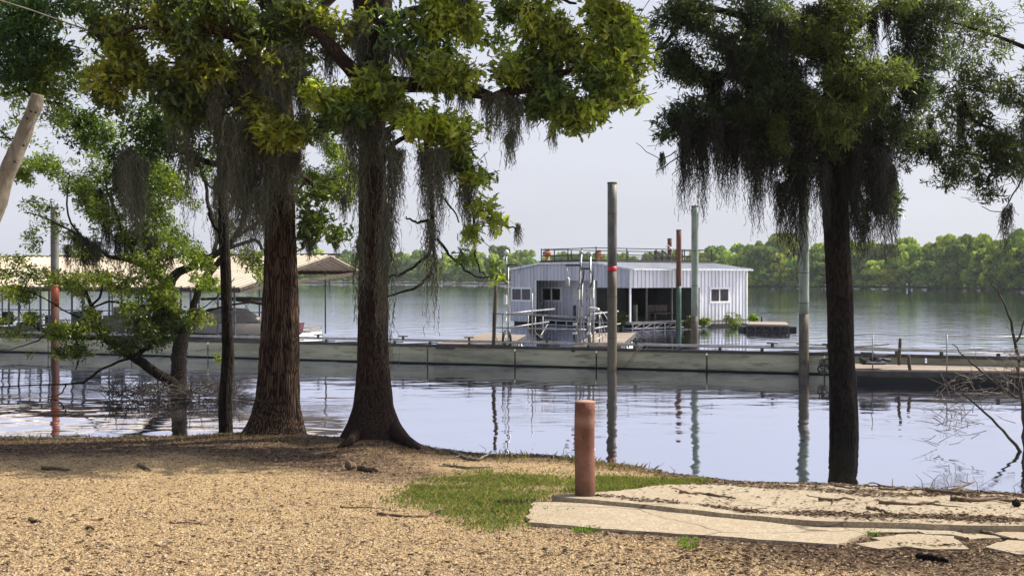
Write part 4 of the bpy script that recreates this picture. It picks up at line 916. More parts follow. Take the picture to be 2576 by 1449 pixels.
for k in (0,1.1): mb=MB(); mb.box(c+bd*k+np.array((0,0,.8)),(.45,.5,.12),(bd,ay,(0,0,1))); mb.box(c+bd*(k+.2)+np.array((0,0,1.05)),(.08,.5,.45),(bd,ay,(0,0,1))); mb.build('seat',M['canvas'],t)
c=W(104,806,41.5); t=thing('folding_chair','dark tilted chair back standing on the covered dock walkway','chair',c-np.array((0,0,.5)))
mb=MB(); mb.beam(c+np.array((-.12,0,-.05)),c+np.array((.02,0,-.5)),.4,.04); mb.beam(c+np.array((.02,0,-.5)),c+np.array((.45,0,-.5)),.4,.04); mb.build('seat',M['canvas'],t)
mb=MB(); mb.beam(c+np.array((0,0,-.5)),c+np.array((.1,0,-.9)),.03); mb.beam(c+np.array((.4,0,-.5)),c+np.array((.3,0,-.9)),.03); mb.build('legs',M['steel'],t)
# ---------------------------------------------------------------- shore: slabs, bollard, grass, gravel, sticks
n=NT('exposed_concrete'); p=n.pos(); vc=n.n('TexVoronoi'); vc.inputs['Scale'].default_value=60; n.l(p,vc.inputs['Vector']); s3=n.n('SeparateColor'); n.l(vc.outputs['Color'],s3.inputs[0])
c=n.ramp(s3.outputs[0],[(0.,(.25,.205,.145)),(.5,(.365,.305,.22)),(.9,(.41,.35,.26)),(1.,(.52,.47,.38))]); c=n.mix(n.ramp(n.noise(p,1.6,7,.7),[(.4,0.),(.75,.6)]),c,(.30,.225,.145))
c=n.mix(n.ramp(n.noise(p,9,8,.8),[(.56,0.),(.70,.7)]),c,(.17,.12,.075))
vv=n.vor(n.mix(.25,p,n.n('TexNoise').outputs['Color'],'ADD'),.62,'DISTANCE_TO_EDGE'); c=n.mix(n.ramp(vv,[(.0,.8),(.012,0.)]),c,(.07,.05,.032))
M['conc']=n.set(c,.88,normal=n.bump(n.noise(p,70,5,.7),.5,.008),spec=.2)
def slab(name,poly,h,th,label=None,cat=None,kind=None,grp=None,sub=6,jag=.015):
    P=[]; 
    for i in range(len(poly)):
        a,b=poly[i],poly[(i+1)%len(poly)]
        A_,B_=G(*a,h),G(*b,h); k=max(1,int(np.linalg.norm(B_-A_)/.12))
        for q in range(k): P.append((A_+(B_-A_)*q/k)[:2]+(rng.standard_normal(2)*jag if q else 0))
    P=np.array(P); m=len(P)
    from mathutils import geometry as mg
    lo,hi=P.min(0),P.max(0); g_=np.stack(np.meshgrid(np.arange(lo[0],hi[0],.16),np.arange(lo[1],hi[1],.16)),-1).reshape(-1,2)
    ins=inpoly(g_[:,0],g_[:,1],[tuple(q) for q in P]); g_=g_[ins]; dmin=np.min(np.linalg.norm(g_[:,None]-P[None],axis=2),axis=1) if len(g_) else np.array([]); g_=g_[dmin>.06] if len(g_) else g_
    A=np.vstack([P,g_]) if len(g_) else P
    res=mg.delaunay_2d_cdt([Vector(q) for q in A],[],[list(range(m))],1,1e-4)
    V2=np.array([tuple(v) for v in res[0]]); tri=np.array([f for f in res[2] if len(f)==3])
    zt_=bankz(V2[:,0],V2[:,1])+h+.004*wob(V2[:,0],V2[:,1],5.)
    mb=MB(); mb.add(np.c_[V2,zt_],[tri]); zp=bankz(P[:,0],P[:,1])+h+.004*wob(P[:,0],P[:,1],5.); j=np.arange(m); j2=(j+1)%m
    mb.add(np.vstack([np.c_[P,zp-th],np.c_[P,zp]]),[np.stack([j,j2,j2+m,j+m],-1)])
    o=mb.build(name,M['conc']); tag(o,label,cat,grp,kind); return o,None
def bankz(x,y): return .07+.058*(np.interp(x,shx,shy)-y)
up=[(1388,1243),(1560,1233),(1650,1222),(1790,1212),(1900,1213),(2060,1218),(2250,1226),(2420,1236),(2620,1250),(2640,1325),(2576,1322),(2420,1318),(2200,1312),(2050,1306),(1900,1296),(1740,1280),(1580,1266),(1450,1253)]
ramp,rco=slab('pavement',up,.075,.22,kind='structure')
def rampz(x,y): return bankz(x,y)+.075+.004*wob(np.asarray(x),np.asarray(y),5.)
lowp=[(1341,1258),(1450,1264),(1600,1278),(1750,1293),(1900,1309),(2010,1318),(2150,1330),(2182,1342),(2150,1353),(2105,1368),(1900,1354),(1700,1340),(1500,1325),(1327,1312)]
slab('concrete_slab',lowp,.035,.14,'long narrow concrete slab with a clean left end in front of the ramp','slab',grp=None)
frs=[([(2070,1312),(2200,1320),(2330,1326),(2300,1335),(2190,1338),(2080,1330)],'cracked flat concrete piece just below the ramp edge'),
([(2190,1352),(2290,1340),(2400,1350),(2440,1378),(2340,1381),(2270,1372)],'broken concrete piece with pointed right end on the brown dirt'),
([(2150,1364),(2220,1359),(2270,1374),(2210,1379)],'small narrow concrete fragment beside the end of the long slab'),
([(2385,1344),(2460,1340),(2530,1349),(2440,1355)],'thin pale concrete sliver half buried in brown dirt'),
([(2500,1340),(2640,1333),(2640,1354),(2560,1355)],'pale concrete piece touching the right edge below the ramp'),
([(2478,1375),(2535,1358),(2640,1362),(2640,1394),(2560,1393)],'pointed pale concrete slab at the right edge lowest in the picture'),
([(2290,1326),(2400,1333),(2440,1345),(2330,1341)],'flat concrete fragment in the dirt strip below the ramp')]
for poly,lb_ in frs: slab('concrete_slab',poly,.022,.10,lb_,'slab',grp='broken concrete pieces')
# bollard
n=NT('bollard_red'); p=n.pos((1,1,.6)); f=n.noise(p,3.2,8,.72,.5); sz_=n.n('SeparateXYZ'); n.l(n.pos(),sz_.inputs[0])
c=n.ramp(f,[(.28,(.10,.045,.032)),(.5,(.19,.088,.062)),(.66,(.25,.135,.10)),(.8,(.34,.23,.18))]); 
bq=G(1471,1246,.07); bz=rampz(bq[0],bq[1])
band=n.math('ABSOLUTE',n.math('SUBTRACT',sz_.outputs[2],bz+.745)); wn=n.math('ADD',band,n.math('MULTIPLY',n.math('SUBTRACT',f,.5),.12))
c=n.mix(n.ramp(wn,[(.0,.65),(.07,0.)]),c,(.33,.19,.14)); c=n.mix(n.ramp(n.noise(n.pos(),60,3),[(.66,0.),(.7,.7)]),c,(.5,.36,.29))
c=n.mix(n.ramp(n.math('ADD',n.math('SUBTRACT',sz_.outputs[2],bz),n.math('MULTIPLY',n.noise(n.pos(),9,6,.7),.5)),[(.27,.85),(.46,0.)]),c,(.11,.065,.042))
c=n.mix(n.ramp(n.noise(n.pos((1,1,.35)),11,7,.75),[(.60,0.),(.66,.75)]),c,(.09,.045,.03))
M['bollard']=n.set(c,.9,normal=n.bump(n.noise(p,18,7,.7),.5,.012),spec=.15)
M['cap']=plain('bollard_concrete_cap',(.34,.21,.155),.85,0,.25,9,.4)
t=thing('bollard','faded red round steel bollard with concrete cap at the ramp corner','bollard',(bq[0],bq[1],bz))
hB=W(1471,1010,bq[1])[2]-bz; rB=25.5*pm(bq[1])
mb=MB(); mb.tube([(bq[0]+.004*math.sin(q*7),bq[1],bz-.15+q*(hB+.15)) for q in np.linspace(0,1,14)],rB,28); mb.build('pipe',M['bollard'],t,True)
mb=MB(); mb.lathe((bq[0],bq[1],bz+hB-.01),[(rB*.98,0),(rB*1.0,.010),(rB*.93,.017),(rB*.6,.023),(rB*.2,.026),(.002,.027)],24); mb.build('concrete_cap',M['cap'],t,True)
# grass
def field(poly,n_,hmin,hmax,cols,mb,lean=.5,wd=.006,clump=2.5):
    c=0; PA=[]
    A_=np.array([G(*q) for q in poly]); lo,hi=A_.min(0),A_.max(0)
    while c<n_:
        q=np.c_[rng.uniform(lo[0],hi[0],n_*2),rng.uniform(lo[1],hi[1],n_*2)]; z=gz(q[:,0],q[:,1]); px_,py_=proj(q[:,0],q[:,1],z)
        k=inpoly(px_,py_,poly); w=wob(q[:,0],q[:,1],clump,3.)+.35*rng.standard_normal(len(q)); k&=w>-.18
        q=np.c_[q,z][k]; PA.append(q); c+=len(q)
    P=np.concatenate(PA)[:n_]; h=rng.uniform(hmin,hmax,n_)*(.75+.5*(wob(P[:,0],P[:,1],clump*1.4,1.)+1)/2); a=rng.random(n_)*6.28
    d=np.c_[np.cos(a),np.sin(a),np.zeros(n_)]; s_=np.c_[-np.sin(a),np.cos(a),np.zeros(n_)]*wd; mid=P+d*(h*lean*.25)[:,None]+np.c_[np.zeros((n_,2)),h*.6]; tip=P+d*(h*lean*rng.uniform(.5,1.2,n_))[:,None]+np.c_[np.zeros((n_,2)),h]
    V=np.stack([P-s_,P+s_,mid+s_*.8,tip,mid-s_*.8],1).reshape(-1,3); cc=pal(n_,cols,.3); mb.add(V,[np.arange(n_*5).reshape(n_,5)],np.repeat(cc,5,axis=0))
GC=[(.13,.18,.045),(.16,.21,.055),(.10,.14,.04),(.17,.18,.07),(.21,.18,.10),(.25,.21,.13)]
mb=MB(); field(GR,9500,.02,.05,GC,mb,.9,.0045,2.2); field([(1500,1205),(1640,1203),(1800,1212),(1790,1220),(1600,1232),(1500,1234)],2200,.02,.06,GC,mb,.8,.0045,3); field([(930,1260),(1060,1200),(1250,1180),(1600,1196),(1560,1240),(1330,1335),(1200,1345),(1060,1300)],2600,.015,.05,GC,mb,.9,.004,1.6); field([(1440,1240),(1500,1204),(1640,1207),(1790,1212),(1650,1226),(1560,1235)],2500,.03,.065,GC,mb)
field([(1425,1232),(1520,1232),(1510,1240),(1440,1243)],260,.02,.06,GC,mb,.8,.004,5)
tag(mb.build('grass',M['grass']),'short bright green grass patch between the gravel and the concrete','grass',None,'stuff')
mb=MB(); DC=[(.24,.18,.11),(.17,.13,.075),(.13,.13,.05),(.10,.08,.05)]
for px_ in np.arange(-40,1250,26):
    y_=float(np.interp(px_,[a_[0] for a_ in SH],[a_[1] for a_ in SH])); k=int(16 if px_<760 else 7)
    field([(px_,y_-1),(px_+26,y_-1),(px_+26,y_+12),(px_,y_+12)],k,.02,.09,DC,mb,.6,.003)
field([(1250,1146),(1400,1151),(1600,1178),(1700,1199),(1650,1203),(1400,1170),(1250,1165)],350,.03,.11,DC,mb,.7,.004)
for a_,b_,c_,d_,k in ((1440,1330,1520,1342,350),(1700,1350,1760,1385,260),(2165,1335,2215,1352,260),(1130,1180,1250,1196,300),(1790,1345,1900,1352,80)): field([((a_+c_)/2+(c_-a_)/2*math.cos(w_)*rng.uniform(.7,1.1),(b_+d_)/2+(d_-b_)/2*math.sin(w_)*rng.uniform(.7,1.1)) for w_ in np.linspace(0,6,9)],k//2,.012,.045,GC[:3],mb,.9,.004,5)
tag(mb.build('sparse_grass',M['grass']),'sparse dry and green grass blades along the water edge and slabs','grass',None,'stuff')
# gravel stones and litter
def scatter_stones(n_,ymin,ymax,smin,smax,mb,cols,keep=None,flat=.55):
    P=[];c=0
    while c<n_:
        u=rng.random(n_); y=1/(1/ymin+(1/ymax-1/ymin)*u); x=rng.uniform(-.48,.48,n_)*y
        z=gz(x,y); px_,py_=proj(x,y,z); D_=np.interp(x,shx,shy)-y
        k=(D_>.25)&~inpoly(px_,py_,up)&~inpoly(px_,py_,lowp)&keep(px_,py_,D_,x,y)
        P.append(np.c_[x,y,z][k]); c+=k.sum()
    P=np.concatenate(P)[:n_]; s_=smin+(smax-smin)*rng.random(n_)**2.5
    base=np.array([(1,0,0),(-1,0,0),(0,1,0),(0,-1,0),(0,0,1),(0,0,-1)],float); Fq=np.array([(0,2,4),(2,1,4),(1,3,4),(3,0,4),(2,0,5),(1,2,5),(3,1,5),(0,3,5)])
    V=base[None]*(1+.35*rng.standard_normal((n_,6,1))).clip(.5,1.6)*s_[:,None,None]*np.array((1,.75,flat)); a=rng.random(n_)*6.28; ca,sa=np.cos(a),np.sin(a)
    X_=V[...,0]*ca[:,None]-V[...,1]*sa[:,None]; Y_=V[...,0]*sa[:,None]+V[...,1]*ca[:,None]; t_=rng.standard_normal(n_)*.35
    Z_=V[...,2]+X_*t_[:,None]; V=np.stack([X_,Y_,Z_],-1)+P[:,None,:]+np.array((0,0,.15))*s_[:,None,None]
    mb.add(V.reshape(-1,3),[(Fq[None]+np.arange(n_)[:,None,None]*6).reshape(-1,3)],np.repeat(pal(n_,cols,.22),6,axis=0))
SC=[(.46,.35,.205),(.51,.405,.25),(.39,.29,.17),(.54,.445,.30),(.31,.22,.13),(.43,.34,.215),(.35,.26,.155)]
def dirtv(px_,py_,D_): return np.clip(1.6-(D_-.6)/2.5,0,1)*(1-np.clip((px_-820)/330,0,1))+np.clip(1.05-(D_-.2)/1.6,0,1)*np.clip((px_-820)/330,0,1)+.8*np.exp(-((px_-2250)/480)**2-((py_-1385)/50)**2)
kg=lambda px_,py_,D_,x,y:(rng.random(len(px_))>dirtv(px_,py_,D_)*.97)&(~inpoly(px_,py_,GR)|(rng.random(len(px_))<.12))
mb=MB(); scatter_stones(70000,5.2,15,.007,.019,mb,SC,kg); scatter_stones(1500,5.2,13,.016,.028,mb,[(.36,.28,.18),(.28,.21,.14),(.22,.15,.10)],kg)
tag(mb.build('gravel',M['stone']),'tan pea gravel covering the near ground','gravel',None,'stuff')
mb=MB(); LC=[(.08,.05,.032),(.12,.08,.05),(.18,.125,.08),(.06,.038,.026),(.24,.18,.12)]  # litter browns, darkened to help the shaded bank read darker
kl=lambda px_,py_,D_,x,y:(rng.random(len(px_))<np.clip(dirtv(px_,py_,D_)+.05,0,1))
def litter(n_,ymin,ymax,ln,keep,mb):
    P=[];c=0
    while c<n_:
        u=rng.random(n_*2); y=1/(1/ymin+(1/ymax-1/ymin)*u); x=rng.uniform(-.48,.48,n_*2)*y; z=gz(x,y); px_,py_=proj(x,y,z); D_=np.interp(x,shx,shy)-y
        q1,q2=proj(x,y,rampz(x,y)); onr=inpoly(q1,q2,up); z=np.where(onr,rampz(x,y),z); k=(D_>-.1)&keep(px_,py_,D_,x,y)&~inpoly(px_,py_,lowp); P.append(np.c_[x,y,z+.004][k]); c+=k.sum()
    P=np.concatenate(P)[:n_]; a=rng.random(n_)*6.28; d=np.c_[np.cos(a),np.sin(a)*.6,rng.standard_normal(n_)*.12]; nr=np.c_[rng.standard_normal((n_,2))*.35,np.ones(n_)]; l_=ln*rng.uniform(.4,1.5,n_)
    leaves(mb,P+np.array((0,0,.006)),d,nr,l_,l_*rng.uniform(.12,.45,n_),pal(n_,LC,.3),'oval',.3,.1)
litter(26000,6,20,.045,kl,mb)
litter(2600,6,15,.035,lambda px_,py_,D_,x,y:rng.random(len(px_))<.5,mb)
# drift of litter on the ramp: two long bands and the wash line at the water
def band(px_,py_,D_,x,y):
    yb=np.interp(px_,[1700,1850,2050,2300,2420,2576],[1222,1232,1248,1262,1258,1262]); y2=np.interp(px_,[1400,1650,1900,2150,2250,2576],[1251,1273,1302,1318,1316,1330])
    y3=np.interp(px_,[1780,2060,2250,2420,2600],[1214,1220,1229,1239,1253])
    r_=rng.random(len(px_)); return ((np.abs(py_-yb)<6*(1+wob(x,y,4)))&(px_>1700)&(r_<.8))|((np.abs(py_-y2)<5)&(px_>2000)&(r_<.9))|((np.abs(py_-y2-5)<3.5)&(px_>1450)&(px_<2060)&(r_<.5))|((np.abs(py_-y3)<3)&(px_>1780)&(r_<.35))
litter(6500,9,16.5,.045,band,mb)
tag(mb.build('leaf_litter',M['litter']),'brown leaf and bark litter strewn over the bank and ramp','litter',None,'stuff')
# sticks: the ones a viewer can point at
def stick(pts,r,label,mat='stick',name='stick',grp=None,lift=.0,onramp=False,branches=0):
    P=[]
    for q in pts:
        g_=G(q[0],q[1],.0); 
        if onramp: g_=G(q[0],q[1],.075); g_[2]=rampz(g_[0],g_[1])
        P.append(g_+np.array((0,0,r+(q[2] if len(q)>2 else 0))))
    P=np.array(P); k=len(P); tt=np.linspace(0,k-1,k*4); Q=np.stack([np.interp(tt,np.arange(k),P[:,i]) for i in range(3)],-1); Q[1:-1]+=rng.standard_normal((len(Q)-2,3))*r*(.5 if r<.019 else .14)
    mb=MB(); mb.tube(Q,r*np.linspace(1.1,.6,len(Q)),7,True,None,.08)
    for b in range(branches):
        i=rng.integers(1,len(Q)-1); e=Q[i]+rng.standard_normal(3)*np.array((.18,.12,.03))+np.array((0,0,.03)); mb.tube([Q[i],(Q[i]+e)/2+rng.standard_normal(3)*.01,e],[r*.5,r*.4,r*.2],4)
    return tag(mb.build(name,M[mat],None,True),label,'stick' if name=='stick' else 'log',grp)
SG='fallen sticks on the bank'
stick([(1088,1130),(1140,1134),(1190,1142),(1238,1146)],.012,'thin pale stick at the water edge right of the flared trunk','greystick',grp=SG,branches=2)
stick([(1130,1136),(1180,1158),(1205,1160),(1236,1148,.05)],.022,'curved grey branch lying on the bank above the grass','greystick',grp=SG,branches=2)
stick([(1115,1172),(1150,1176),(1180,1180),(1235,1179)],.02,'short knobbly grey stick on the litter left of the grass','greystick',grp=SG,branches=3)
stick([(875,1182),(892,1182)],.055,'short dark cut log end in front of the flared trunk','stick','log')
stick([(905,1182),(930,1186),(952,1190)],.035,'short rotten log lying right of the dark log end','stick','log')
stick([(950,1295),(1010,1300),(1060,1300),(1115,1291,.03)],.012,'long thin stick on gravel at the left tip of the grass',grp=SG)
stick([(855,1277),(900,1278),(975,1281)],.008,'thin straight twig on the gravel left of the grass',grp=SG)
stick([(105,1181),(150,1183),(175,1186)],.022,'dark stick in the shade at the left edge of the gravel',grp=SG)
stick([(75,1311),(92,1314),(104,1316)],.018,'short thick dark stick on the gravel at the far left',grp=SG)
stick([(425,1316),(470,1317),(520,1320)],.007,'thin brown twig on the open gravel at lower left',grp=SG)
stick([(348,1173),(365,1180),(378,1186)],.02,'short dark stick in the dappled shade left of the trunks',grp=SG)
stick([(218,1331),(238,1332)],.013,'tiny dark stub on the gravel below the thick dark stick',grp=SG)
stick([(2310,1408),(2345,1412),(2385,1420)],.028,'thick dark stick on the brown dirt at lower right','darkbark',grp=SG)
stick([(2470,1343),(2500,1350),(2530,1360),(2576,1366)],.020,'dark branch lying between the concrete pieces at the right edge',grp=SG)
stick([(2395,1346),(2440,1350),(2480,1352)],.013,'thin stick on the dirt between broken concrete pieces',grp=SG)
RG='sticks washed onto the ramp'
for pts,r_,lb_ in (([(1710,1242),(1780,1245),(1850,1256)],.013,'slim stick at the left end of the ramp near the bollard'),([(2060,1262),(2150,1261)],.016,'straight brown stick in the middle of the ramp'),
 ([(2180,1279),(2210,1284),(2240,1291)],.014,'short slanted stick on the ramp right of the middle stick'),([(2390,1258),(2430,1262),(2510,1260),(2540,1268)],.024,'thick bark covered branch on the right part of the ramp'),
 ([(2210,1266),(2300,1271),(2350,1268)],.018,'dark stick in the litter band left of the thick branch'),([(2330,1238),(2400,1246),(2430,1248)],.024,'broken flat branch at the ramp top near the water'),
 ([(2210,1232),(2280,1236),(2355,1238)],.016,'long straight stick along the water edge of the ramp'),([(2395,1235),(2450,1229,.06)],.014,'stick tilted up over the water at the ramp edge'),
 ([(2475,1242),(2576,1246)],.014,'straight stick at the top right corner of the ramp'),([(2530,1262),(2600,1270)],.02,'stick at the right edge of the ramp beside the round cone'),
 ([(2100,1222),(2150,1228),(2190,1222,.03),(2240,1226)],.010,'wavy thin twig at the water edge right of the dark trunk'),([(1850,1285),(1900,1290)],.016,'piece of bark lying in the gap of the ramp step')):
    stick(pts,r_,lb_,grp=RG,onramp=True,branches=2)
q=G(2557,1273,.075); q[2]=rampz(q[0],q[1])+.03; mb=MB(); mb.lathe(q-np.array((0,0,.03)),[(.02,0),(.045,.02),(.045,.05),(.02,.075)],8); tag(mb.build('pine_cone',M['darkbark'],None,True),'round dark cone lying on the right end of the ramp','cone')
mb=MB()
for k in range(26):      # upright dead stems at the water line
    px_=rng.choice([1240,1262,1420,1640,1655,1665,1680,1700,2330,2345,2372,2450,2470,2560,650,820,1225,2300]) + rng.uniform(-12,12); y_=float(np.interp(px_,[a_[0] for a_ in SH],[a_[1] for a_ in SH]))+4; g_=G(px_,y_); h=rng.uniform(.06,.24)
    mb.tube([g_,g_+np.array((rng.uniform(-.04,.04),0,h*.6)),g_+np.array((rng.uniform(-.12,.12),rng.uniform(-.05,.05),h))],[.004,.003,.0015],4)
tag(mb.build('dead_stems',M['twig']),'thin dead stems standing along the water line','weeds',None,'stuff')

# ---------------------------------------------------------------- foreground trees
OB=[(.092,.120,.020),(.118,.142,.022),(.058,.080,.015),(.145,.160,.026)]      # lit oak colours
OY=[(.14,.175,.020),(.12,.155,.02),(.165,.18,.022)]                            # sunlit yellow painted into leaf clumps
OD=[(.030,.050,.013),(.042,.066,.016),(.058,.088,.018)]  # shade painted into the darker leaf clumps
t1=Tree('oak_tree','big oak with ridged brown bark and yellow green lobed leaves left of centre','tree',(T1[0],T1[1],.2),M['oakbark'],M['leaf'])
trunk([(1108,596,768),(1095,612,762),(1070,625,757),(1040,634,754),(1000,641,752),(950,648,751),(900,653,752),(850,657,752),(800,660,752),(700,664,749),(600,666,745),(500,666,741),(400,667,739),(250,668,737),(100,664,736),(-100,655,735),(-400,650,720)],17.8,.2,190,72,.022,34,(.8,.10,[(3.6,1.2),(5.2,.8),(4.4,.7),(6.1,1.0),(1.5,.6)]),seed=3,name='trunk',mat=M['oakbark'],parent=t1.t)
for pts in ([(700,260,24),(640,130,17,-.6),(520,70,12,-1.0),(400,60,8,-1.2),(280,90,4,-1.2)],[(690,330,16),(600,260,11,-.5),(500,200,8,-.8),(380,190,5,-1),(270,200,3,-1)],[(715,150,22),(800,40,15,.4),(880,-60,10,.5),(980,-160,6,.4)],[(700,60,20),(600,-80,13),(480,-180,8),(330,-240,5)],[(735,420,7),(790,470,5,.3),(800,520,4,.3)]): limb(t1.br,pts,17.8,9)
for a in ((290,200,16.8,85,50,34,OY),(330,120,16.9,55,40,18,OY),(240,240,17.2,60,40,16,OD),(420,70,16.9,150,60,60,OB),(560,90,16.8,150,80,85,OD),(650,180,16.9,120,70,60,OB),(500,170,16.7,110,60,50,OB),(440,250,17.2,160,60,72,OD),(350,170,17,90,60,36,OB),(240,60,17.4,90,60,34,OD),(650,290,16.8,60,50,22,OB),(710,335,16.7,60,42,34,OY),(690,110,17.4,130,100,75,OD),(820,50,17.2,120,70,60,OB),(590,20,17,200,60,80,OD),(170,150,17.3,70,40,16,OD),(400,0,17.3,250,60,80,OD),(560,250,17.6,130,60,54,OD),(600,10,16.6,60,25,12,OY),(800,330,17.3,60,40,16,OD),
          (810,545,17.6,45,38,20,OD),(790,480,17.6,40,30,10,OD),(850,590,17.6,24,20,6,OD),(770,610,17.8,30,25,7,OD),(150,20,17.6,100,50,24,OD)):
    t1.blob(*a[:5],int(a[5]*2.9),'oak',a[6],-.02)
for a in ((350,-130,17.9,300,100,110,OB),(800,-150,18.2,260,100,90,OB)): t1.blob(*a[:5],a[5],'oak',a[6],-.3,1.6)
t1.moss([(600,330,620,44),(640,300,600,46),(668,280,560,40),(690,330,480,70),(720,380,560,34),(560,300,520,34),(475,240,560,14),(345,400,560,30),(320,380,520,26),(622,420,640,26),(585,300,480,34),(745,380,500,16),(700,130,330,70),(640,180,330,56),(755,180,330,46),(600,160,300,40),(540,200,330,30),(810,300,380,14),(440,250,400,20),(780,200,300,26),(655,480,610,22),(866,500,555,7),(780,610,650,14),(845,600,640,8)],17.2,1.1,(.125,.128,.098))
t1.done()
t2=Tree('oak_tree','tall straight tree with widely flared base and stringy bark at centre left','tree',(T2[0],T2[1],.2),M['cybark'],M['leaf'])
trunk([(1130,846,1050),(1118,858,1032),(1095,868,1012),(1060,879,1000),(1020,888,990),(970,894,984),(920,898,979),(850,900,976),(700,902,976),(500,903,973),(330,905,969),(200,900,975),(0,890,985),(-200,900,975),(-500,910,960)],17.35,.15,190,64,.012,44,(.7,.09,[(3.5,1.5),(5.9,1.9),(5.0,.9),(4.3,.7),(0.4,1.2),(2.5,1.)]),seed=9,name='trunk',mat=M['cybark'],parent=t2.t)
mb=MB(); g0=G(1015,1118); g1=G(1066,1134); 
mb.tube([W(985,1070,17.3),g0+np.array((0,0,.09)),(g0+g1)/2+np.array((0,0,.03)),g1-np.array((0,0,.04))],[.12,.09,.055,.02],10,True,None,.05); g0=G(880,1120); g1=G(838,1130); mb.tube([W(905,1085,17.3),g0+np.array((0,0,.06)),g1-np.array((0,0,.03))],[.10,.06,.02],9,True,None,.05); mb.build('root',M['cybark'],t2.t,True)
for pts in ([(950,215,26),(1020,213,20,-.3),(1120,216,17,-.5),(1190,232,15,-.6),(1240,240,12,-.6),(1320,225,10,-.7),(1400,190,8,-.7),(1500,150,5,-.7)],[(930,240,26),(880,170,20,-.3),(820,100,14,-.5),(760,60,9,-.6)],[(1400,190,7,-.7),(1420,270,4,-.8),(1440,310,2,-.8)],[(1320,225,7,-.7),(1380,120,5,-.4),(1480,60,4)],[(965,60,18),(1060,20,12,-.3),(1180,-30,9,-.4),(1330,-20,6,-.5),(1450,10,3,-.5)],[(965,400,8),(1010,350,6,-.4),(1080,330,5,-.6),(1150,345,4,-.7),(1200,400,3,-.7)],[(970,330,8),(1040,300,6,-.5),(1100,330,4,-.6)],
  [(1085,570,5,-.5),(1070,555,4,-.5),(1045,560,3,-.5),(1022,545,2,-.5)],[(1090,590,5,-.5),(1075,640,4,-.5),(1040,670,3.2,-.5),(1010,690,3,-.5),(975,698,2.5,-.4)],[(1090,660,4,-.5),(1075,700,3.4,-.5),(1040,725,3,-.5),(975,745,2.2,-.4)],[(1100,600,4,-.5),(1130,640,3,-.5),(1170,680,2.6,-.5),(1200,695,2,-.5),(1230,700,1.6,-.5)],[(1120,500,3,-.5),(1140,530,2,-.5),(1155,560,1.6,-.5)],[(1180,480,4,-.6),(1190,560,3,-.6),(1195,640,2.4,-.6),(1215,690,2,-.6),(1250,700,1.5,-.6)],[(1195,540,3,-.6),(1250,560,2.4,-.6),(1280,570,2,-.6),(1310,572,1.6,-.6)],[(1070,340,6,-.6),(1085,450,5,-.6),(1088,580,5,-.5)],[(1150,345,5,-.7),(1175,420,4,-.7),(1180,490,4,-.6)]): limb(t2.br,pts,17.3,8)
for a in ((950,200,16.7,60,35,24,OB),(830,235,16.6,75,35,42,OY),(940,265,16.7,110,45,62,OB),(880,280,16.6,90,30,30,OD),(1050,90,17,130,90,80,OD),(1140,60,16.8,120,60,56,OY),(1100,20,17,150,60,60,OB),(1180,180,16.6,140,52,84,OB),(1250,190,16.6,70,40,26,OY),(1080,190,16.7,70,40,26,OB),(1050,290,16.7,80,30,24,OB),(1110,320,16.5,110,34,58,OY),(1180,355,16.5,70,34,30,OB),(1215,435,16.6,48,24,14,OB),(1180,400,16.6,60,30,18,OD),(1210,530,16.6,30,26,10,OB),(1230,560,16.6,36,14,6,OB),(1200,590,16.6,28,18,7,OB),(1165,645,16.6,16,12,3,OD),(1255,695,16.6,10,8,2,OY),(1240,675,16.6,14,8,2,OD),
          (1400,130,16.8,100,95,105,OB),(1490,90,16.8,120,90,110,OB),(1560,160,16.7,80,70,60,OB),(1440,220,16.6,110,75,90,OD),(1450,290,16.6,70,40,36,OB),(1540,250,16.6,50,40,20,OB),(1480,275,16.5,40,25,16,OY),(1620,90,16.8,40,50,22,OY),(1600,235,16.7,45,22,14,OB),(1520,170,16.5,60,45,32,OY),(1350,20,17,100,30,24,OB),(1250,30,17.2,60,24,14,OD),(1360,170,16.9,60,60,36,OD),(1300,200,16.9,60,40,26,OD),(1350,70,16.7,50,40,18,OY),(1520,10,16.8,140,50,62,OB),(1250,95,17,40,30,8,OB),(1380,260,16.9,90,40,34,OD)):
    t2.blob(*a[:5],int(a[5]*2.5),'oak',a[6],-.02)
for a in ((1250,-110,17.6,260,80,90,OB),(1500,-100,17.,160,80,50,OB),(1500,-330,16.9,220,120,130,OB),(1850,-480,17.2,260,140,150,OB),(1450,-300,16.05,150,60,190,OB),(1640,-310,15.95,150,60,190,OB),(1535,-284,16.45,150,60,170,OB),(1796,-270,16.55,150,60,170,OB),(1440,-250,17.1,130,60,120,OB),(1951,-290,17.0,170,60,150,OB),(1660,-420,16.3,150,70,120,OB),(1750,-260,17.4,160,90,60,OB)): t2.blob(*a[:5],a[5],'oak',a[6],-.3,1.6)  # out-of-view crown clumps, most added to throw shade on the left bank
t2.moss([(903,300,610,9),(980,330,560,12),(984,400,720,7),(1000,380,520,24),(1075,370,590,32),(1100,380,570,34),(1130,380,480,22),(1165,400,540,22),(1180,440,640,20),(1085,560,800,11),(1240,560,600,7),(1303,570,620,6),(1130,222,280,8),(1160,228,300,11),(1185,232,270,8),(1230,240,350,10),(1255,240,350,16),(1280,240,360,16),(1300,250,360,16),(1275,340,415,5),(1290,330,410,6),(1335,250,330,24),(1215,222,280,8),(1172,-10,75,16),(1390,310,370,12),(870,320,380,12),(960,120,230,46),(900,60,180,44),(830,120,210,30),(1050,150,225,26),(1310,20,75,8),(885,310,500,8),(935,300,430,30),(975,520,900,6),(905,600,800,5),(1020,130,210,30),(1470,280,330,14)],16.75,1.15,(.125,.128,.098))
t2.done()
t3=Tree('slender_tree','slender dark trunked tree at the water edge left of the big oak','tree',((570-CX)*pm(18.5),18.5,0),M['darkbark'],M['leafsmall'])
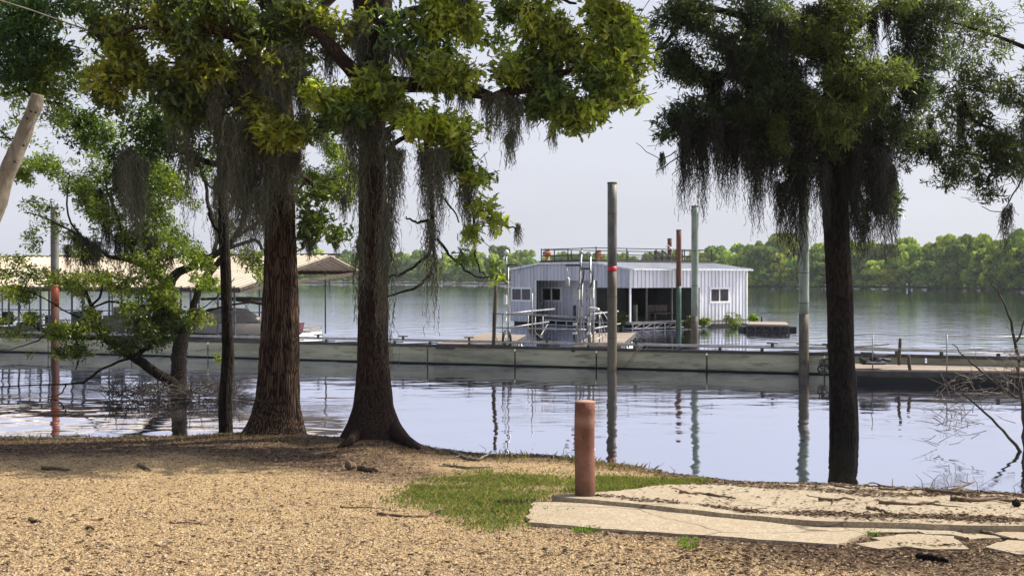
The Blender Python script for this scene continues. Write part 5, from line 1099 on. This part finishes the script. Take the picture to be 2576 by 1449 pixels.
trunk([(1104,545,590),(1085,549,585),(1040,548,584),(1000,549,583),(970,552,586),(900,558,589),(800,557,585),(700,554,582),(600,550,577),(500,548,574),(400,546,571),(250,545,566),(50,545,562),(-200,548,560)],18.5,0,120,30,.008,14,None,seed=5,name='trunk',mat=M['darkbark'],parent=t3.t)
for pts in ([(558,420,10),(500,400,8,.3),(440,375,7,.5),(380,350,4,.7)],[(560,350,9),(620,300,6),(660,250,4)],[(565,600,5),(540,570,3),(520,520,2)],[(560,250,8),(490,180,5,.3),(400,150,3,.3)]): limb(t3.br,pts,18.5,6)
for a in ((470,340,18.9,120,70,90,OD),(400,300,19,120,60,80,OD),(560,200,18.6,150,80,90,OD),(350,380,19.3,90,40,50,OD),(230,330,19.5,90,50,50,OD),(480,410,19,60,30,24,OD),(330,480,19.3,70,70,60,OD),(250,300,19.2,100,40,40,OD),(290,420,19.2,60,40,30,OD)): t3.blob(*a[:5],int(a[5]*2),'mid',[(.030,.060,.016),(.04,.075,.018),(.05,.09,.02)])
t3.moss([(345,420,590,26),(320,400,540,28),(560,420,600,8),(545,450,620,8),(590,430,560,14),(300,430,520,18)],18.8,1.5,(.075,.075,.06)); t3.done()
# willow like tree standing in the water and leaning companion
WG=[(.13,.18,.028),(.17,.22,.032),(.09,.13,.022),(.20,.23,.045)]
Y4=26.
t4=Tree('swamp_tree','many stemmed tree with bright green leaves standing in the water before the covered dock','tree',((452-CX)*pm(Y4),Y4,0),M['greybark'],M['leafsmall'])
mb=MB(); limb(mb,[(452,1020,24),(452,985,21),(450,950,20),(450,920,19),(452,880,19),(456,835,21)],Y4,14,1,.04); limb(mb,[(448,850,15),(436,800,14),(428,760,12),(424,725,14),(440,695,12),(490,665,10),(540,640,9),(590,600,7),(620,520,5),(640,430,3)],Y4,9,1,.06); limb(mb,[(462,845,14),(478,800,11),(492,750,9),(510,705,10),(540,670,8),(562,640,8),(545,580,6),(525,520,5),(510,440,4),(480,380,3)],Y4,9,1,.06); mb.build('trunk',M['greybark'],t4.t,True)
for pts in ([(424,730,9),(405,704,8),(380,680,7),(324,655,6),(275,646,5,-.5),(215,600,3,-.8)],[(520,690,6),(560,560,5,.5),(590,500,4,.5),(600,430,3,.5)],[(540,640,6),(640,605,5,.5),(665,630,4,.5),(720,640,3,.5)],[(324,655,4),(300,560,3.5,-.2),(270,480,3,-.2),(260,420,2)],[(560,470,4,.3),(530,470,3),(500,420,2)],[(405,704,5),(390,600,5),(400,500,4),(420,420,3)],[(780,500,3,1),(850,440,2.4,1),(900,420,2,1)],[(590,600,5,.5),(700,520,4,1),(790,440,3,1.2)],[(425,760,5),(350,770,4,-.5),(270,760,3,-.8),(200,790,2,-1)],[(478,800,4),(560,770,3),(640,760,2.5)],[(210,600,3,-.8),(170,540,2.5,-.8),(175,440,2,-.8)],[(215,600,3,-.8),(120,550,2,-.8),(60,535,1.5,-.8)]): limb(t4.br,pts,Y4,6)
for a in ((120,420,25.5,90,30,70,WG),(90,440,25.5,60,20,40,WG),(200,470,25.8,110,50,120,WG),(330,470,26,120,90,190,WG),(430,420,26.3,110,80,170,WG),(440,560,26.2,110,100,200,WG),(330,580,26,100,70,130,WG),(250,540,25.6,70,60,80,WG),(420,660,25.7,120,60,130,WG),(480,720,25.4,80,30,50,WG),(640,650,26.3,60,40,50,WG),(600,560,26.6,50,40,24,WG),(820,420,27.2,80,110,230,WG),(800,350,27.4,90,60,130,WG),(770,480,27.2,50,40,60,WG),(870,470,27.2,40,50,50,WG),(200,350,26.2,120,70,110,WG),(420,330,26.4,130,60,120,WG),(560,420,26.6,70,60,50,WG),(130,600,25.5,70,50,40,WG),(220,640,25.6,80,30,40,WG),(330,700,25.6,90,40,60,WG),(390,740,25.3,50,25,40,WG),(640,700,26,60,22,20,WG),(500,640,25.8,60,40,36,WG),(420,780,25.2,40,30,40,WG),(680,580,26.8,40,30,14,WG),(110,520,25.4,60,25,20,WG),(60,690,25.2,90,25,40,WG),(770,560,27.2,40,40,20,WG),(640,480,26.8,50,60,24,WG)):
    t4.blob(*a[:5],int(a[5]*2.2),'mid',a[6],.02)
for a in ((350,100,27,300,150,200,WG),(300,-150,27,350,150,120,WG)): t4.blob(*a[:5],a[5],'mid',a[6],-.3,2.)
t4.moss([(190,590,690,16),(215,600,720,20),(240,610,700,18),(300,590,680,28),(330,600,690,18),(270,560,660,16),(380,600,680,14),(360,560,640,20),(170,620,680,10),(430,620,690,10),(250,480,560,12)],25.6,1.3,(.075,.075,.058)); t4.done()
t5=Tree('leaning_tree','half fallen dark tree leaning left over the water with low green sprays','tree',((440-CX)*pm(25.),25.,0),M['darkbark'],M['leafsmall'])
mb=MB(); limb(mb,[(452,985,15),(430,962,14),(385,932,12),(330,895,11),(290,868,10),(262,850,8),(240,815,6),(232,770,5),(205,722,4),(160,712,3),(90,715,2)],25.,9,1,.07); limb(mb,[(335,900,8),(360,880,7),(392,850,6),(405,810,5),(412,760,4),(415,730,2)],25.,8,1,.07); mb.build('trunk',M['darkbark'],t5.t,True)
for pts in ([(232,770,3),(255,740,3),(258,700,2.5),(240,680,1.5)],[(262,850,4),(190,850,3,-.3),(120,840,2.2,-.5),(60,800,1.6,-.5),(50,760,1.2,-.5),(80,690,1,-.5)],[(330,900,4),(260,925,3,-.3),(210,960,3,-.3),(150,965,2,-.3),(0,972,1.4)],[(190,850,2,-.3),(200,890,2,-.3),(190,930,1.5,-.3)],[(240,815,3),(180,790,2),(90,740,1.6),(20,720,1.2)],[(120,840,2,-.4),(60,870,1.4,-.4),(0,880,1,-.4)],[(405,810,2),(440,790,2),(520,770,1.4),(590,700,1.2)],[(165,965,2,-.3),(150,990,1.5),(120,1000,1)]): limb(t5.br,pts,25.,5)
for a in ((110,835,24.6,100,18,60,WG),(200,830,24.6,90,25,60,WG),(330,820,24.7,110,45,130,OD),(280,780,24.8,70,30,40,WG),(430,820,24.8,60,50,70,OD),(410,760,24.8,40,30,40,WG),(60,740,24.6,90,25,50,WG),(150,700,24.8,110,25,60,WG),(20,670,24.6,50,30,26,WG),(230,720,24.8,60,30,30,WG),(300,720,25,60,40,40,WG),(60,800,24.5,60,14,20,WG),(240,880,24.6,100,22,40,OD),(350,860,24.8,70,25,40,OD),(150,890,24.5,90,12,20,WG),(500,800,25,40,24,16,WG),(560,900,24.8,26,10,7,WG)):
    t5.blob(*a[:5],int(a[5]*2.2),'mid',a[6],.02)
t5.done()
# brush pile in the water
mb=MB(); c=W(430,985,24.6)
for k in range(260):
    x0,y0=rng.uniform(270,600),rng.normal(985,20); a=W(x0,y0,24.6+rng.uniform(-.5,.5)); a[2]=abs(a[2])*.5; e=a+np.array((rng.normal(0,.45),rng.normal(0,.3),rng.uniform(-.05,.45))); m_=(a+e)/2+rng.standard_normal(3)*.06
    r_=rng.uniform(.004,.014); mb.tube([a,m_,e],[r_,r_*.8,r_*.4],4)
    if k%2: mb.tube([m_,m_+rng.standard_normal(3)*np.array((.2,.15,.15))+np.array((0,0,.08))],[r_*.6,r_*.2],4)
tag(mb.build('brush_pile',M['twig']),'tangle of grey dead branches in the water at the foot of the swamp tree','brushwood')
# leaning bleached snag
Ys=12.; t=thing('dead_snag','bleached bare tree trunk with broken top leaning in at the upper left','dead tree',W(-330,1400,Ys)*np.array((1,1,0))+np.array((0,0,float(gz((-330-CX)*pm(Ys),Ys)))))
Ps=[(95,238,15),(88,270,18),(70,310,17),(58,345,19),(40,385,20),(20,430,20),(2,480,23),(-15,530,24),(-80,680,27),(-180,930,32),(-300,1230,37),(-345,1330,39)]
mb=MB(); P=np.array([W(a,b,Ys) for a,b,_ in Ps]); tt=np.linspace(0,len(Ps)-1,90); Q=np.stack([np.interp(tt,np.arange(len(Ps)),P[:,i]) for i in range(3)],-1); r_=np.interp(tt,np.arange(len(Ps)),[a[2]*pm(Ys) for a in Ps]); mb.tube(Q,r_*(1+.05*np.sin(tt*3.1)),22,True,None,.02); mb.build('trunk',M['snag'],t,True)
mb=MB()
for a,b in ((84,282),(75,300),(66,368),(44,408),(96,285)):
    q=W(a,b,Ys-.02); q[1]-=16*pm(Ys)*.9; mb.lathe(q,[(.004,-.014),(.013,-.006),(.013,.006),(.004,.014)],8)
mb.build('knot_hole',M['dark'],t,True)
mb=MB(); mb.tube([W(108,285,Ys),W(120,290,Ys),W(130,290,Ys)],[.01,.007,.004],5); mb.tube([W(78,278,Ys),W(60,275,Ys)],[.008,.004],5); mb.tube([W(116,288,Ys),W(124,305,Ys),W(130,318,Ys)],[.006,.004,.003],4); mb.build('twig_stub',M['twig'],t,True)
# top left tree, its trunk left of the picture
t6=Tree('willow_oak','fine leaved tree reaching in from the upper left behind the bare snag','tree',((-420-CX)*pm(17.),17.,.4),M['darkbark'],M['leafsmall'])
mb=MB(); limb(mb,[(-420,1140,34),(-415,900,28),(-400,600,24),(-380,300,18),(-330,50,12),(-250,-150,7)],17.,12); mb.build('trunk',M['darkbark'],t6.t,True)
for pts in ([(-390,420,12),(-200,320,8),(-40,250,5),(60,230,4),(90,250,3),(160,265,2)],[(-380,250,12),(-180,120,8),(0,80,5),(120,60,3)],[(-40,250,3),(0,330,2),(40,360,1.5)],[(-60,340,3),(10,345,2),(40,355,1.5)]): limb(t6.br,pts,17.,6)
DKG=[(.03,.06,.022),(.04,.075,.022),(.06,.10,.03)]
for a in ((20,60,17,110,80,300,DKG),(90,20,17.2,120,40,170,DKG),(40,160,16.9,80,70,200,DKG),(130,180,17.2,70,60,120,WG),(80,200,17.3,90,40,80,WG),(160,230,17.2,50,40,50,WG),(150,290,17.1,60,24,34,WG),(20,245,17,40,40,22,WG),(10,350,17,24,26,12,WG),(100,120,17,60,60,70,DKG),(-200,100,17,200,200,200,DKG),(30,300,17,30,20,8,WG)): t6.blob(*a[:5],int(a[5]*.9),'fine',a[6],-.1)
t6.done()
mb=MB(); mb.tube([W(-400,-150,13),W(0,2,15),W(80,27,15.6),W(150,52,16.2),W(320,110,17)],.011,6); tag(mb.build('overhead_cable',M['plow'],None,True),'slack grey cable crossing the top left corner into the oak leaves','cable')
# right hand willow oak with heavy moss
YR=18.85
RG_=[(.040,.058,.030),(.052,.074,.036),(.068,.090,.042)]; RB=[(.10,.13,.042),(.13,.16,.05),(.08,.105,.038)]
t7=Tree('willow_oak','dark trunked willow oak draped with long moss standing in the water on the right','tree',((2122-CX)*pm(YR),YR,0),M['darkbark'],M['leafsmall'])
trunk([(1250,2084,2166),(1180,2085,2163),(1100,2088,2162),(1060,2089,2160),(1000,2087,2156),(900,2084,2150),(800,2082,2147),(700,2078,2143),(600,2073,2137),(500,2068,2132),(400,2068,2130),(250,2070,2126),(100,2074,2122),(-100,2080,2118),(-400,2085,2110)],YR,0,150,44,.008,22,None,seed=14,name='trunk',mat=M['darkbark'],parent=t7.t)
for pts in ([(2090,300,16),(2000,250,11,.3),(1900,210,8,.5),(1800,190,6,.6),(1700,200,3,.6)],[(2095,160,16),(1980,80,12,.4),(1850,40,9,.6),(1750,20,8,.6),(1690,90,5,.5),(1650,130,3,.5)],[(2080,130,9),(2020,128,6),(1990,122,4)],[(2110,250,14),(2200,200,10,.3),(2280,180,7,.4),(2350,170,4,.4)],[(2100,380,10),(1980,340,7,-.2),(1860,330,5,-.2),(1760,350,3,-.2),(1700,400,1.6,-.2),(1650,430,1,-.2)],[(2120,100,14),(2230,10,10,.3),(2350,-60,7,.4)],[(2120,420,9),(2190,400,6,-.2),(2230,430,4,-.2),(2245,520,2,-.2)],[(1700,380,1.6),(1660,400,1),(1600,360,.7)],[(1760,360,2),(1730,410,1.2),(1690,440,.8)]): limb(t7.br,pts,YR,7)
for a in ((1750,60,19,120,60,150,RG_),(1900,60,19.2,160,80,260,RG_),(1850,170,19,170,80,280,RG_),(1760,140,19,90,70,120,RG_),(1700,310,18.7,50,34,46,RG_),(1760,290,18.8,80,50,110,RG_),(1860,280,18.8,110,60,150,RG_),(1990,250,18.3,120,70,190,RG_),(2040,150,18.2,90,80,130,RB),(2060,30,18.2,120,60,130,RB),(2200,20,18.6,110,40,90,RB),(2180,190,17.9,120,40,170,RB),(2110,240,17.8,90,50,130,RB),(2010,330,18.1,70,50,90,RB),(2190,280,18.6,110,70,150,RG_),(2270,210,18.5,90,70,110,RG_),(2320,110,18.8,80,110,150,RG_),(2350,40,18.9,90,50,90,RG_),(1720,30,18.9,70,60,70,RG_),(1680,150,18.8,40,60,34,RG_),(1940,370,18.6,80,40,50,RG_),(1990,400,18.6,40,50,26,RG_),(2190,400,18.8,60,60,60,RG_),(2220,500,18.8,50,50,44,RG_),(2180,540,18.8,30,30,18,RG_),(2260,330,18.7,80,50,70,RG_),(2100,310,18.1,70,60,70,RB),(1670,340,18.7,30,16,10,RG_),(2060,400,18.4,50,50,40,RG_),(2140,120,18.,50,50,40,RB),(1920,130,18.6,120,80,120,RG_)):
    t7.blob(*a[:5],int(a[5]*1.85),'fine',a[6],-.05)
for a in ((1900,-150,19.5,280,130,260,RG_),(2250,-200,19.5,300,150,260,RG_)): t7.blob(*a[:5],a[5],'fine',a[6],-.3,1.6)
t7.moss([(1720,360,520,12),(1765,340,540,11),(1990,420,640,10),(2012,420,660,9),(2070,400,560,14),(2150,450,640,12),(2245,420,620,9),(1890,360,560,9),(1735,330,480,14),(1815,330,500,12),(1850,320,470,16),(1915,330,560,10),(1875,300,430,26),(1945,320,500,16),(2025,330,640,12),(2075,330,500,20),(2160,380,620,14),(2205,430,620,12),(2232,420,640,8),(2130,380,560,26),(1900,120,330,40),(2000,160,360,36),(1800,180,380,30),(1850,230,420,40),(2215,230,470,34),(2160,230,430,34),(2040,230,430,30),(1665,390,440,4),(1720,300,410,18),(1750,320,450,22),(1775,300,475,18),(1800,300,430,24),(1830,310,445,26),(1860,300,420,22),(1900,320,515,26),(1930,310,480,30),(1958,460,590,9),(1975,460,600,8),(2005,370,600,15),(2040,350,520,22),(2000,290,450,46),(2090,330,470,34),(2150,320,520,44),(2190,330,510,46),(2222,370,560,26),(2240,430,590,10),(2180,530,640,8),(2205,380,520,34),(2195,40,160,15),(2232,30,100,16),(2285,40,190,16),(1850,90,260,36),(1960,50,230,30),(2050,20,170,50),(1900,180,330,40),(2300,180,300,20),(1790,200,330,30),(2130,150,260,30),(1950,250,420,36),(2250,270,420,20),(2110,440,700,26),(2080,40,180,30),(2170,560,640,7),(2340,300,360,10),(1835,300,500,10),(1880,380,440,8)],18.7,1.35,(.040,.040,.036)); t7.done()
t8=Tree('willow_oak','airy fine leaved tree reaching in from the right edge','tree',((2900-CX)*pm(20.),20.,-.2),M['darkbark'],M['leafsmall'])
mb=MB(); limb(mb,[(2900,1250,36),(2895,900,30),(2880,500,24),(2850,200,17),(2800,-50,11)],20.,12); mb.build('trunk',M['darkbark'],t8.t,True)
for pts in ([(2885,520,14),(2720,420,9),(2600,375,7),(2510,335,5),(2450,300,4),(2410,230,2.5)],[(2560,380,4),(2500,430,3),(2460,470,1.5)],[(2860,250,12),(2650,150,7),(2500,90,4),(2400,60,2)],[(2600,375,3),(2560,470,2),(2520,530,1.2),(2470,520,1)]): limb(t8.br,pts,20.,6)
for a in ((2400,250,20.2,90,100,150,RB),(2330,330,20,90,60,100,RG_),(2430,380,19.9,120,60,170,RB),(2530,330,19.8,80,90,150,RG_),(2520,430,19.8,70,50,80,RG_),(2430,120,20.3,120,80,110,RB),(2520,60,20.3,90,50,50,RB),(2560,200,20,60,100,80,RB),(2380,450,20,60,26,30,RG_),(2480,480,19.9,60,24,22,RG_),(2320,400,20,60,36,44,RG_),(2470,220,20.2,70,70,70,RG_),(2700,300,20,150,200,150,RG_),(2380,30,20.3,70,50,40,RG_)): t8.blob(*a[:5],int(a[5]*1.4),'fine',a[6],-.05)
t8.moss([(2460,450,480,6),(2540,520,600,6),(2527,530,640,5),(2420,260,420,10),(2400,430,460,6),(2345,330,400,10),(2576,300,460,14)],20.,1.2,(.07,.068,.055)); t8.done()
# bare shrub at the right edge
t=thing('bare_shrub','bare twiggy shrub rising from the water at the right edge','shrub',((2560-CX)*pm(17.5),17.5,0))
mb=MB(); limb(mb,[(2590,1250,7),(2578,1150,6),(2575,1050,5),(2566,950,4.5),(2556,860,4),(2530,770,2.6),(2500,720,1.6),(2480,690,1)],17.5,6)
limb(mb,[(2590,1180,6),(2540,1100,4),(2480,1040,3),(2420,990,2),(2330,950,1.2)],17.3,5); limb(mb,[(2560,1000,4),(2500,960,3),(2440,910,2.2),(2410,880,1.4),(2395,865,1)],17.4,5); limb(mb,[(2556,860,3),(2576,810,2),(2600,760,1.4)],17.5,5); mb.build('stems',M['twig'],t,True)
mb=MB()
for k in range(150):
    u=rng.random(); x0=2576-u*230; y0=1060-(1-u)*120+rng.normal(0,45); a=W(x0,y0,17.3+rng.uniform(-.4,.4)); a[2]=max(a[2],.02); e=a+np.array((rng.normal(-.15,.22),rng.normal(0,.12),rng.normal(.03,.14))); e[2]=max(e[2],.0)
    m_=(a+e)/2+rng.standard_normal(3)*.02; mb.tube([a,m_,e],[.0055,.004,.002],4); mb.tube([m_,m_+rng.standard_normal(3)*.08],[.003,.0015],3)
mb.build('twigs',M['greystick'],t)
# ---------------------------------------------------------------- haze over the river
n=NT('haze'); pv=n.n('VolumePrincipled'); pv.inputs['Density'].default_value=HAZE; pv.inputs['Color'].default_value=(.80,.86,.96,1); pv.inputs['Anisotropy'].default_value=.25
n.t.nodes.remove(n.b); n.l(pv.outputs[0],n.out.inputs['Volume'])
mb=MB(); mb.bb(-1500,1500,-70,1550,-4,32); o=mb.build('haze',n.m); tag(o,'pale summer haze over the river','haze',None,'stuff'); o.display_type='WIRE'
for o in bpy.data.objects:
    if '_o' in o: del o['_o']
